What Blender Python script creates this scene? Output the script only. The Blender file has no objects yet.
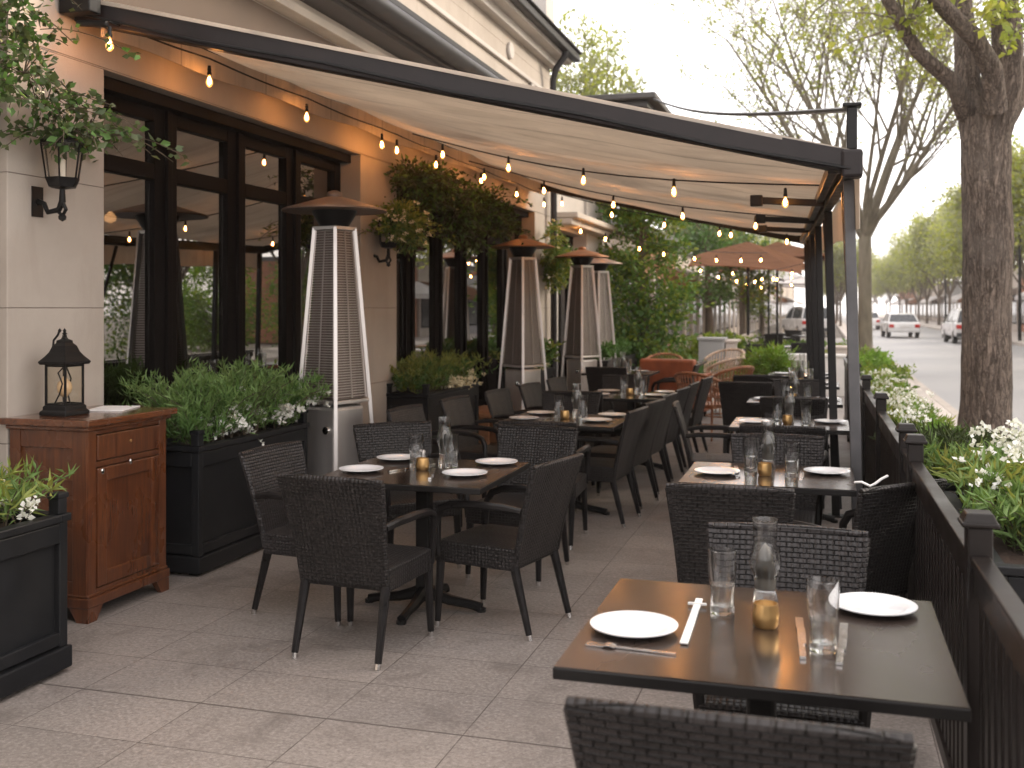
import bpy, math, random
import numpy as np
from math import sin, cos, pi, radians, sqrt
from mathutils import Vector, Matrix, noise

C = bpy.context.scene.collection
rnd = random.Random(7)
TH = radians(16.6); F = 1050.0; H = 1.65; HOR = 308.0
EXPO = 1.45

def at(u, v, d):
    """world point seen at photo pixel (u, v) at distance d along the view axis"""
    lat = (u - 512) / F * d
    return Vector((-d*sin(TH) + lat*cos(TH), d*cos(TH) + lat*sin(TH), H + (HOR - v)/F*d))

# ------------------------------------------------------------------ materials
def nmat(name):
    m = bpy.data.materials.new(name); m.use_nodes = True
    nt = m.node_tree; nt.nodes.clear()
    out = nt.nodes.new('ShaderNodeOutputMaterial')
    return m, nt, out

def N(nt, t, **kw):
    n = nt.nodes.new(t)
    for k, v in kw.items():
        if k in n.inputs: n.inputs[k].default_value = v
        else: setattr(n, k, v)
    return n

def L(nt, a, b): nt.links.new(a, b)

def mixc(nt, fac, a, b, mode='MIX'):
    n = nt.nodes.new('ShaderNodeMix'); n.data_type = 'RGBA'; n.blend_type = mode
    for i, x in ((0, fac), (6, a), (7, b)):
        if hasattr(x, 'links'): L(nt, x, n.inputs[i])
        elif i: n.inputs[i].default_value = (*x[:3], 1)
        else: n.inputs[0].default_value = x
    return n.outputs[2]

def ramp(nt, src, lo, hi, a=0.0, b=1.0):
    n = nt.nodes.new('ShaderNodeMapRange'); n.clamp = True
    L(nt, src, n.inputs[0])
    n.inputs[1].default_value = lo; n.inputs[2].default_value = hi
    n.inputs[3].default_value = a; n.inputs[4].default_value = b
    return n.outputs[0]

def math_(nt, op, a, b=0.0, c=0.0):
    n = nt.nodes.new('ShaderNodeMath'); n.operation = op
    for i, x in enumerate((a, b, c)):
        if hasattr(x, 'links'): L(nt, x, n.inputs[i])
        else: n.inputs[i].default_value = x
    return n.outputs[0]

def coords(nt, kind='Object', scale=(1, 1, 1), rot=(0, 0, 0), loc=(0, 0, 0)):
    tc = nt.nodes.new('ShaderNodeTexCoord'); mp = nt.nodes.new('ShaderNodeMapping')
    L(nt, tc.outputs[kind], mp.inputs[0])
    mp.inputs['Scale'].default_value = scale; mp.inputs['Rotation'].default_value = rot
    mp.inputs['Location'].default_value = loc
    return mp.outputs[0]

def noise_(nt, vec, scale, detail=4, rough=.55, dist=0.0):
    n = N(nt, 'ShaderNodeTexNoise', Scale=scale, Detail=detail, Roughness=rough, Distortion=dist)
    L(nt, vec, n.inputs['Vector']); return n.outputs['Fac']

def bump_(nt, h, strength, dist=.01, prev=None):
    b = nt.nodes.new('ShaderNodeBump'); b.inputs['Strength'].default_value = strength
    b.inputs['Distance'].default_value = dist; L(nt, h, b.inputs['Height'])
    if prev is not None: L(nt, prev, b.inputs['Normal'])
    return b.outputs[0]

def pbr(name, col, rough=.6, metal=0.0, var=.25, vs=6, bump=.15, bs=60, stretch=(1, 1, 1), dirt=None, kind='Object', coat=0.0, rvar=.1, spec=.5):
    m, nt, out = nmat(name)
    v = coords(nt, kind, stretch)
    n1 = noise_(nt, v, vs); n2 = noise_(nt, v, bs, 3)
    c = mixc(nt, ramp(nt, n1, .3, .7), tuple(x*(1-var) for x in col), tuple(min(1, x*(1+var)) for x in col))
    c = mixc(nt, ramp(nt, n2, .35, .75, 0, var*.5), c, tuple(x*.55 for x in col))
    if dirt:
        n3 = noise_(nt, v, vs*.35, 6, .65)
        c = mixc(nt, ramp(nt, n3, .52, .72, 0, .6), c, dirt)
    p = N(nt, 'ShaderNodeBsdfPrincipled', Metallic=metal, Roughness=rough)
    p.inputs['Specular IOR Level'].default_value = spec
    if coat: p.inputs['Coat Weight'].default_value = coat; p.inputs['Coat Roughness'].default_value = .15
    L(nt, c, p.inputs['Base Color'])
    L(nt, ramp(nt, n1, .25, .75, max(.03, rough-rvar), min(1, rough+rvar)), p.inputs['Roughness'])
    if bump: L(nt, bump_(nt, n2, bump, .004), p.inputs['Normal'])
    L(nt, p.outputs[0], out.inputs[0])
    return m

def leafmat(name, c1, c2, c3, trans=.35, rough=.5, dark=None):
    m, nt, out = nmat(name)
    g = nt.nodes.new('ShaderNodeNewGeometry')
    v = coords(nt, 'Object')
    n1 = noise_(nt, v, 2.2, 3)
    r = g.outputs['Random Per Island']
    c = mixc(nt, r, c1, c2)
    c = mixc(nt, ramp(nt, n1, .4, .65), c, c3)
    d = N(nt, 'ShaderNodeBsdfPrincipled', Roughness=rough); L(nt, c, d.inputs['Base Color'])
    d.inputs['Specular IOR Level'].default_value = .3
    t = N(nt, 'ShaderNodeBsdfTranslucent')
    L(nt, mixc(nt, 1.0, c, (1.0, 1.05, .55), 'MULTIPLY'), t.inputs[0])
    mx = N(nt, 'ShaderNodeMixShader', Fac=trans)
    L(nt, d.outputs[0], mx.inputs[1]); L(nt, t.outputs[0], mx.inputs[2]); L(nt, mx.outputs[0], out.inputs[0])
    return m

def wicker(name, col):
    m, nt, out = nmat(name)
    uv = nt.nodes.new('ShaderNodeTexCoord').outputs['UV']
    br = N(nt, 'ShaderNodeTexBrick', Scale=1.0)
    br.offset = .5; br.inputs['Brick Width'].default_value = .046; br.inputs['Row Height'].default_value = .0165
    br.inputs['Mortar Size'].default_value = .0030; br.inputs['Mortar Smooth'].default_value = 1.0
    L(nt, uv, br.inputs['Vector'])
    br.inputs['Color1'].default_value = (*[x*.75 for x in col], 1); br.inputs['Color2'].default_value = (*[x*1.6 for x in col], 1)
    br.inputs['Mortar'].default_value = (*[x*.12 for x in col], 1)
    w = math_(nt, 'SUBTRACT', 1.0, br.outputs['Fac'])
    # each strand bulges between the warps
    sx = nt.nodes.new('ShaderNodeSeparateXYZ'); L(nt, uv, sx.inputs[0])
    st = math_(nt, 'ABSOLUTE', math_(nt, 'SINE', math_(nt, 'MULTIPLY', sx.outputs[0], pi/.020)))
    hgt = math_(nt, 'ADD', math_(nt, 'MULTIPLY', w, 1.0), math_(nt, 'MULTIPLY', st, .25))
    n1 = noise_(nt, uv, 9, 3)
    c = mixc(nt, ramp(nt, n1, .35, .7, 0, .35), br.outputs['Color'], tuple(x*1.9 for x in col))
    p = N(nt, 'ShaderNodeBsdfPrincipled', Roughness=.42); L(nt, c, p.inputs['Base Color'])
    p.inputs['Specular IOR Level'].default_value = .36
    L(nt, bump_(nt, hgt, 1.0, .012), p.inputs['Normal']); L(nt, p.outputs[0], out.inputs[0])
    return m

def wood(name, c1, c2, rough=.35, axis='Z', coat=.3):
    m, nt, out = nmat(name)
    s = {'Z': (14, 14, 1.2), 'Y': (14, 1.2, 14), 'X': (1.2, 14, 14)}[axis]
    v = coords(nt, 'Object', s)
    n1 = noise_(nt, v, 1.6, 6, .6, 1.2); n2 = noise_(nt, v, 9, 4, .6, .4); n3 = noise_(nt, coords(nt, 'Object'), 3, 3)
    c = mixc(nt, ramp(nt, n1, .35, .65), c1, c2)
    c = mixc(nt, ramp(nt, n2, .5, .7, 0, .45), c, tuple(x*.45 for x in c1))
    c = mixc(nt, ramp(nt, n3, .5, .75, 0, .4), c, tuple(x*.6 for x in c1))
    p = N(nt, 'ShaderNodeBsdfPrincipled', Roughness=rough); p.inputs['Coat Weight'].default_value = coat; p.inputs['Coat Roughness'].default_value = .2
    L(nt, c, p.inputs['Base Color']); L(nt, ramp(nt, n3, .3, .7, rough-.08, rough+.15), p.inputs['Roughness'])
    L(nt, bump_(nt, n2, .12, .002), p.inputs['Normal']); L(nt, p.outputs[0], out.inputs[0])
    return m

def thin_glass(name, tint=(.93, .95, .94), boost=1.0, rough=.0, ior=1.5, base=0.0):
    m, nt, out = nmat(name)
    tr = N(nt, 'ShaderNodeBsdfTransparent', Color=(*tint, 1)); gl = N(nt, 'ShaderNodeBsdfGlossy', Roughness=rough)
    fr = N(nt, 'ShaderNodeFresnel', IOR=ior); bk = nt.nodes.new('ShaderNodeNewGeometry').outputs['Backfacing']
    L(nt, ramp(nt, bk, 0, 1, ior, 1/ior), fr.inputs['IOR'])
    f = math_(nt, 'MINIMUM', math_(nt, 'ADD', math_(nt, 'MULTIPLY', fr.outputs[0], boost), base), .95)
    mx = N(nt, 'ShaderNodeMixShader'); L(nt, f, mx.inputs[0]); L(nt, tr.outputs[0], mx.inputs[1]); L(nt, gl.outputs[0], mx.inputs[2])
    L(nt, mx.outputs[0], out.inputs[0]); return m

def emit(name, col, s):
    m, nt, out = nmat(name)
    e = N(nt, 'ShaderNodeEmission', Color=(*col, 1), Strength=s); L(nt, e.outputs[0], out.inputs[0]); return m

M = {}
M['black_metal'] = pbr('black_metal', (.009, .0085, .0085), .4, .0, .35, 5, .05, 90, spec=.22)
M['black_paint'] = pbr('black_paint', (.0085, .009, .0105), .5, 0, .3, 3, .1, 60, dirt=(.018, .0175, .017), spec=.22)
M['dark_frame'] = pbr('dark_frame', (.006, .0045, .004), .7, 0, .35, 3, .05, 60, spec=.08)
M['fence_paint'] = pbr('fence_paint', (.012, .009, .008), .36, 0, .35, 3, .08, 60, dirt=(.026, .02, .018), spec=.22)
M['beam_metal'] = pbr('beam_metal', (.020, .016, .016), .42, .0, .3, 3, .06, 40, spec=.22)
M['post_grey'] = pbr('post_grey', (.10, .097, .10), .38, .3, .3, 3, .06, 40, spec=.22)
M['gutter'] = pbr('gutter', (.032, .03, .031), .45, .3, .3, 4, .06, 40, spec=.22)
M['steel'] = pbr('steel', (.62, .58, .55), .38, .75, .2, 3, .03, 90, stretch=(1, 1, .15))
M['steel_panel'] = pbr('steel_panel', (.40, .35, .32), .42, .6, .3, 2, .03, 90, stretch=(3, 3, .2))
M['shield'] = pbr('heat_shield', (.16, .12, .10), .5, .4, .3, 3, .05, 40, stretch=(6, 6, .3))
M['heater_hood'] = pbr('heater_hood', (.30, .22, .18), .5, .6, .3, 5, .08, 40)
M['heater_hood_copper'] = pbr('heater_hood_copper', (.36, .17, .08), .5, .6, .3, 5, .08, 40)
M['silver'] = pbr('silver', (.72, .70, .68), .22, 1.0, .1, 20, 0)
M['brass'] = pbr('brass', (.58, .36, .15), .34, 1.0, .1, 12, 0, 120)
M['ceramic'] = pbr('ceramic', (.74, .74, .75), .18, 0, .03, 5, 0, coat=.4)
M['linen'] = pbr('linen', (.72, .70, .68), .8, 0, .08, 20, .3, 300)
M['wicker'] = wicker('wicker', (.015, .0125, .012))
M['wicker_grey'] = wicker('wicker_grey', (.021, .018, .018))
M['wicker_copper'] = wicker('wicker_copper', (.36, .15, .07))
M['wicker_cream'] = wicker('wicker_cream', (.50, .36, .26))
M['arm_strap'] = pbr('arm_strap', (.012, .0105, .0105), .36, 0, .3, 12, .2, 120, spec=.22)
M['table_top'] = pbr('table_top', (.042, .029, .023), .24, .25, .35, 1.8, .03, 40, stretch=(1, .5, 1), rvar=.13, spec=.9)
M['table_edge'] = pbr('table_edge', (.009, .008, .0075), .45, 0, .2, 6, .05, spec=.22)
M['cherry'] = wood('cherry', (.060, .0165, .0055), (.135, .042, .013), .26, 'Z', .5)
M['cherry_top'] = wood('cherry_top', (.072, .021, .0075), (.145, .048, .017), .16, 'Y', .8)
M['warm_wood'] = wood('warm_wood', (.35, .15, .06), (.45, .22, .10), .5, 'Y', .1)
M['stone_trim'] = pbr('stone_trim', (.52, .46, .39), .8, 0, .12, 2, .2, 80, dirt=(.33, .28, .23))
M['shade_brown'] = pbr('shade_brown', (.12, .088, .066), .85, 0, .15, 1.2, .2, 60)  # brown standing in for the overhang's shade on the upper wall
M['plaster'] = pbr('plaster', (.50, .46, .42), .85, 0, .10, 1.4, .2, 70, dirt=(.34, .30, .27))
M['far_wall'] = pbr('far_wall', (.42, .36, .30), .85, 0, .2, .6, .2, 30)
M['brick'] = pbr('brick_wall', (.30, .13, .075), .85, 0, .25, 1.2, .2, 30)
M['grey_wall'] = pbr('grey_wall', (.34, .33, .33), .85, 0, .15, .6, .2, 30)
M['roof_slate'] = pbr('roof_slate', (.07, .065, .062), .6, 0, .3, 3, .2, 20)
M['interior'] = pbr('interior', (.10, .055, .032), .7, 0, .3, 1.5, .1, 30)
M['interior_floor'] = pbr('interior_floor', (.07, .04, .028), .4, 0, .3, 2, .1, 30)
M['soil'] = pbr('soil', (.045, .026, .017), .95, 0, .5, 30, .9, 90)
M['terracotta'] = pbr('terracotta', (.34, .12, .055), .75, 0, .2, 5, .1, 40)
M['leather'] = pbr('leather', (.30, .085, .032), .5, 0, .25, 4, .2, 60)
M['white_stuff'] = pbr('white_paint', (.68, .65, .62), .6, 0, .08, 3, .1, 40)
M['pale_stone'] = pbr('pale_stone', (.52, .45, .40), .8, 0, .12, 3, .2, 40)
M['concrete'] = pbr('concrete', (.40, .35, .31), .85, 0, .14, 1.3, .35, 110, dirt=(.28, .24, .21))
M['asphalt'] = pbr('asphalt', (.25, .24, .238), .55, 0, .12, .4, .4, 130, dirt=(.27, .26, .255))
M['road_mark'] = pbr('road_mark', (.40, .39, .37), .7, 0, .3, 8, .2, 60)
M['earth'] = pbr('earth', (.12, .10, .08), .95, 0, .3, .5, .3, 10)
M['car_white'] = pbr('car_white', (.62, .60, .59), .25, 0, .04, 2, 0, coat=.6)
M['car_dark'] = pbr('car_dark', (.03, .032, .036), .3, 0, .1, 2, 0, coat=.6)
M['car_silver'] = pbr('car_silver', (.36, .36, .37), .3, .6, .05, 2, 0, coat=.6)
M['car_glass'] = pbr('car_glass', (.02, .024, .028), .08, 0, .1, 2, 0)
M['rubber'] = pbr('rubber', (.02, .02, .02), .8, 0, .2, 8, .1)
M['red_lamp'] = pbr('red_lamp', (.45, .02, .015), .25, 0, .1, 8, 0)
def table_glass(name, ior, k=.5, tint=(.97, .98, .98)):
    m, nt, out = nmat(name)
    g = N(nt, 'ShaderNodeBsdfGlass', IOR=ior, Roughness=.0, Color=(*tint, 1)); t = N(nt, 'ShaderNodeBsdfTransparent', Color=(.97, .98, .98, 1))
    mx = N(nt, 'ShaderNodeMixShader', Fac=k); L(nt, g.outputs[0], mx.inputs[1]); L(nt, t.outputs[0], mx.inputs[2]); L(nt, mx.outputs[0], out.inputs[0]); return m
M['glass'] = table_glass('glass_ware', 1.45, .10, (.99, .99, .99))
M['water'] = table_glass('water', 1.25, .4)
M['lamp_glass'] = thin_glass('lamp_glass', (.97, .96, .93), .9, .03, 1.45, .0)
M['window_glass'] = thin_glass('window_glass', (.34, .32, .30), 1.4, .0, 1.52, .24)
def bulb_mat():
    m, nt, out = nmat('bulb_glass')
    tr = N(nt, 'ShaderNodeBsdfTransparent', Color=(1.0, .82, .55, 1)); e = N(nt, 'ShaderNodeEmission', Color=(1.0, .36, .08, 1), Strength=.9)
    gl = N(nt, 'ShaderNodeBsdfGlossy', Roughness=.05); fr = N(nt, 'ShaderNodeFresnel', IOR=1.4)
    mx = N(nt, 'ShaderNodeMixShader'); L(nt, fr.outputs[0], mx.inputs[0]); L(nt, tr.outputs[0], mx.inputs[1]); L(nt, gl.outputs[0], mx.inputs[2])
    ad = nt.nodes.new('ShaderNodeAddShader'); L(nt, mx.outputs[0], ad.inputs[0]); L(nt, e.outputs[0], ad.inputs[1]); L(nt, ad.outputs[0], out.inputs[0]); return m
M['bulb_glass'] = bulb_mat()
M['filament'] = emit('filament', (1.0, .46, .15), 120)
M['pendant_glow'] = emit('pendant_glow', (1.0, .55, .24), 3)
M['globe'] = pbr('amber_globe', (.72, .50, .30), .15, 0, .08, 20, 0, coat=.5)
M['wax'] = pbr('wax', (.75, .68, .58), .5, 0, .05, 20, 0)
M['twig'] = pbr('twig', (.07, .05, .03), .9, 0, .3, 10, .2)
M['bark_far'] = pbr('bark_far', (.13, .10, .075), .95, 0, .3, 6, .6, 30, stretch=(1, 1, .3))
M['bark_olive'] = pbr('bark_olive', (.17, .145, .105), .95, 0, .3, 6, .6, 30, stretch=(1, 1, .3))
M['flower_white'] = leafmat('flower_white', (.80, .79, .76), (.74, .74, .68), (.82, .80, .78), .2, .6)
M['flower_cream'] = leafmat('flower_cream', (.85, .74, .52), (.80, .68, .42), (.85, .78, .6), .2, .6)
M['flower_yellow'] = pbr('flower_yellow', (.75, .45, .08), .6)
M['l_green'] = leafmat('l_green', (.060, .13, .032), (.14, .24, .058), (.09, .18, .045))
M['l_fern'] = leafmat('l_fern', (.11, .19, .055), (.27, .38, .13), (.16, .27, .08))
M['l_dark'] = leafmat('l_dark', (.030, .050, .014), (.065, .085, .022), (.045, .06, .018), .25)
M['l_ivy'] = leafmat('l_ivy', (.035, .060, .022), (.12, .135, .06), (.06, .09, .03), .25, .35)
M['l_yellow'] = leafmat('l_yellow', (.22, .27, .06), (.38, .36, .09), (.17, .23, .06))
M['l_spring'] = leafmat('l_spring', (.30, .34, .06), (.46, .43, .11), (.26, .31, .07), .5)
M['l_dense'] = leafmat('l_dense', (.13, .19, .03), (.30, .35, .05), (.07, .13, .024), .45)
M['l_pale'] = leafmat('l_pale', (.25, .265, .15), (.37, .36, .22), (.24, .255, .15), .45)
M['l_grey'] = leafmat('l_grey', (.10, .16, .08), (.16, .22, .12), (.09, .14, .07), .35)
M['l_lime'] = leafmat('l_lime', (.16, .30, .04), (.30, .44, .08), (.13, .24, .04), .45)

def fabric_mat(name, col, tr=.45):
    m, nt, out = nmat(name)
    v = coords(nt, 'Object', (1, 1, 1))
    n1 = noise_(nt, v, 1.3, 5); n2 = noise_(nt, coords(nt, 'Object', (.7, 9, 1)), 1.2, 4, .6, .6)
    c = mixc(nt, ramp(nt, n1, .35, .7), col, tuple(x*.85 for x in col))
    c = mixc(nt, ramp(nt, n2, .50, .72, 0, .5), c, tuple(x*.6 for x in col))
    s = nt.nodes.new('ShaderNodeSeparateXYZ'); L(nt, v, s.inputs[0])
    sm = ramp(nt, math_(nt, 'ABSOLUTE', math_(nt, 'SUBTRACT', math_(nt, 'FRACT', math_(nt, 'DIVIDE', s.outputs[1], 1.08)), .5)), .004, .011, .55, 0)
    n9 = noise_(nt, v, 3.2, 6, .65, .6)
    c = mixc(nt, ramp(nt, n9, .56, .7, 0, .3), c, tuple(x*.6 for x in col)); c = mixc(nt, sm, c, tuple(x*.4 for x in col))
    d = N(nt, 'ShaderNodeBsdfDiffuse'); t = N(nt, 'ShaderNodeBsdfTranslucent')
    L(nt, c, d.inputs[0]); L(nt, c, t.inputs[0])
    b = bump_(nt, n2, .6, .05); L(nt, b, d.inputs['Normal'])
    mx = N(nt, 'ShaderNodeMixShader', Fac=tr); L(nt, d.outputs[0], mx.inputs[1]); L(nt, t.outputs[0], mx.inputs[2]); L(nt, mx.outputs[0], out.inputs[0])
    return m
M['canvas'] = fabric_mat('canvas', (.71, .63, .545), .52)
M['canvas_brown'] = fabric_mat('canvas_brown', (.25, .13, .08), .40)
M['canvas_white'] = fabric_mat('canvas_white', (.72, .68, .66), .3)

def stone_wall():
    m, nt, out = nmat('limestone_wall')
    v = coords(nt, 'Object')
    n1 = noise_(nt, v, 1.1, 5, .6); n2 = noise_(nt, v, 60, 4); n3 = noise_(nt, coords(nt, 'Object', (2.5, 2.5, .5)), 1.6, 5, .65)
    c = mixc(nt, ramp(nt, n1, .35, .68), (.44, .385, .33), (.36, .31, .262))
    c = mixc(nt, ramp(nt, n3, .55, .8, 0, .4), c, (.29, .235, .19))
    c = mixc(nt, ramp(nt, n2, .55, .8, 0, .25), c, (.33, .28, .23))
    s = nt.nodes.new('ShaderNodeSeparateXYZ'); L(nt, v, s.inputs[0])
    # courses every 0.73 m, with a narrow recessed joint
    z = math_(nt, 'ABSOLUTE', math_(nt, 'SUBTRACT', math_(nt, 'FRACT', math_(nt, 'DIVIDE', math_(nt, 'SUBTRACT', s.outputs[2], .19-.365), .73)), .5))
    j = ramp(nt, z, .0, .006, 1, 0)
    j = ramp(nt, j, .15, .9)
    c = mixc(nt, math_(nt, 'MULTIPLY', j, .8), c, (.13, .10, .085))
    p = N(nt, 'ShaderNodeBsdfPrincipled', Roughness=.82); L(nt, c, p.inputs['Base Color'])
    b = bump_(nt, n2, .18, .004); b = bump_(nt, math_(nt, 'SUBTRACT', 1.0, j), .6, .01, b)
    L(nt, b, p.inputs['Normal']); L(nt, p.outputs[0], out.inputs[0]); return m
M['limestone'] = stone_wall()

def paver_mat():
    m, nt, out = nmat('paving_slabs')
    v = coords(nt, 'Object', loc=(2.5+.58*20, -3.83+.415*40, 0))
    br = N(nt, 'ShaderNodeTexBrick', Scale=1.0); br.offset = .0; br.squash = 1.0
    br.inputs['Brick Width'].default_value = .58; br.inputs['Row Height'].default_value = .415
    br.inputs['Mortar Size'].default_value = .0026; br.inputs['Mortar Smooth'].default_value = .4; br.inputs['Bias'].default_value = 0
    # the joints wander a little and neighbouring rows step aside
    L(nt, v, br.inputs['Vector'])
    br.inputs['Color1'].default_value = (0, 0, 0, 1); br.inputs['Color2'].default_value = (1, 1, 1, 1); br.inputs['Mortar'].default_value = (.5, .5, .5, 1)
    n1 = noise_(nt, v, 1.1, 5, .6); n2 = noise_(nt, v, 55, 6, .75); n4 = noise_(nt, v, 20, 4, .65, 2.8); n3 = noise_(nt, v, .45, 4)
    c = mixc(nt, br.outputs['Color'], (.192, .168, .152), (.252, .219, .197))
    c = mixc(nt, ramp(nt, n1, .38, .66, 0, .7), c, (.155, .135, .122))
    c = mixc(nt, ramp(nt, n3, .42, .62, 0, .45), c, (.30, .255, .225))
    c = mixc(nt, ramp(nt, n4, .48, .64, 0, .38), c, (.125, .104, .092))
    c = mixc(nt, ramp(nt, n2, .5, .68, 0, .55), c, (.42, .375, .345))
    c = mixc(nt, ramp(nt, n2, .32, .48, .6, 0), c, (.085, .070, .062))
    s = nt.nodes.new('ShaderNodeSeparateXYZ'); L(nt, v, s.inputs[0])
    n5 = noise_(nt, v, 5, 3); mort = math_(nt, 'MULTIPLY', br.outputs['Fac'], ramp(nt, n5, .3, .6, .45, .95))
    wide = ramp(nt, math_(nt, 'ABSOLUTE', math_(nt, 'SUBTRACT', s.outputs[1], .415*40)), .002, .0075, .9, 0)
    mort = math_(nt, 'MAXIMUM', mort, wide)
    c = mixc(nt, mort, c, (.062, .048, .041))
    p = N(nt, 'ShaderNodeBsdfPrincipled', Roughness=.62); L(nt, c, p.inputs['Base Color'])
    n6 = noise_(nt, v, 2.6, 7, .7, .5); c2 = mixc(nt, ramp(nt, n6, .52, .66, 0, .5), c, (.10, .083, .073)); L(nt, c2, p.inputs['Base Color'])
    L(nt, ramp(nt, n1, .3, .7, .42, .7), p.inputs['Roughness'])
    b = bump_(nt, math_(nt, 'ADD', math_(nt, 'MULTIPLY', n4, .6), n2), .28, .004)
    b = bump_(nt, math_(nt, 'SUBTRACT', 1.0, mort), .7, .006, b)
    L(nt, b, p.inputs['Normal']); L(nt, p.outputs[0], out.inputs[0]); return m
M['pavers'] = paver_mat()

def bark_mat():
    m, nt, out = nmat('bark')
    v = coords(nt, 'Object', (1, 1, .22))
    n1 = noise_(nt, v, 22, 6, .65, 1.2); n2 = noise_(nt, coords(nt, 'Object', (1, 1, .5)), 60, 4); n3 = noise_(nt, coords(nt, 'Object'), 1.5, 4)
    r1 = noise_(nt, coords(nt, 'Object', (1, 1, .16)), 15, 4, .55, .9)
    r2 = noise_(nt, coords(nt, 'Object', (1, 1, .3)), 34, 4, .6, 1.4)
    a1 = math_(nt, 'ABSOLUTE', math_(nt, 'SUBTRACT', r1, .5)); a2 = math_(nt, 'ABSOLUTE', math_(nt, 'SUBTRACT', r2, .5))
    e = math_(nt, 'MULTIPLY', ramp(nt, a1, .0, .07, .1, 1), ramp(nt, a2, .0, .06, .45, 1))
    c = mixc(nt, ramp(nt, n1, .35, .65), (.10, .070, .052), (.25, .19, .148))
    c = mixc(nt, math_(nt, 'SUBTRACT', 1.0, e), c, (.030, .019, .012))
    c = mixc(nt, ramp(nt, n2, .55, .75, 0, .6), c, (.33, .265, .215))
    c = mixc(nt, ramp(nt, n3, .5, .7, 0, .45), c, (.25, .205, .17))
    p = N(nt, 'ShaderNodeBsdfPrincipled', Roughness=.9); L(nt, c, p.inputs['Base Color'])
    b = bump_(nt, math_(nt, 'ADD', math_(nt, 'MULTIPLY', e, .8), n1), .9, .022); b = bump_(nt, n2, .4, .006, b)
    L(nt, b, p.inputs['Normal']); L(nt, p.outputs[0], out.inputs[0]); return m
M['bark'] = bark_mat()

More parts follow.
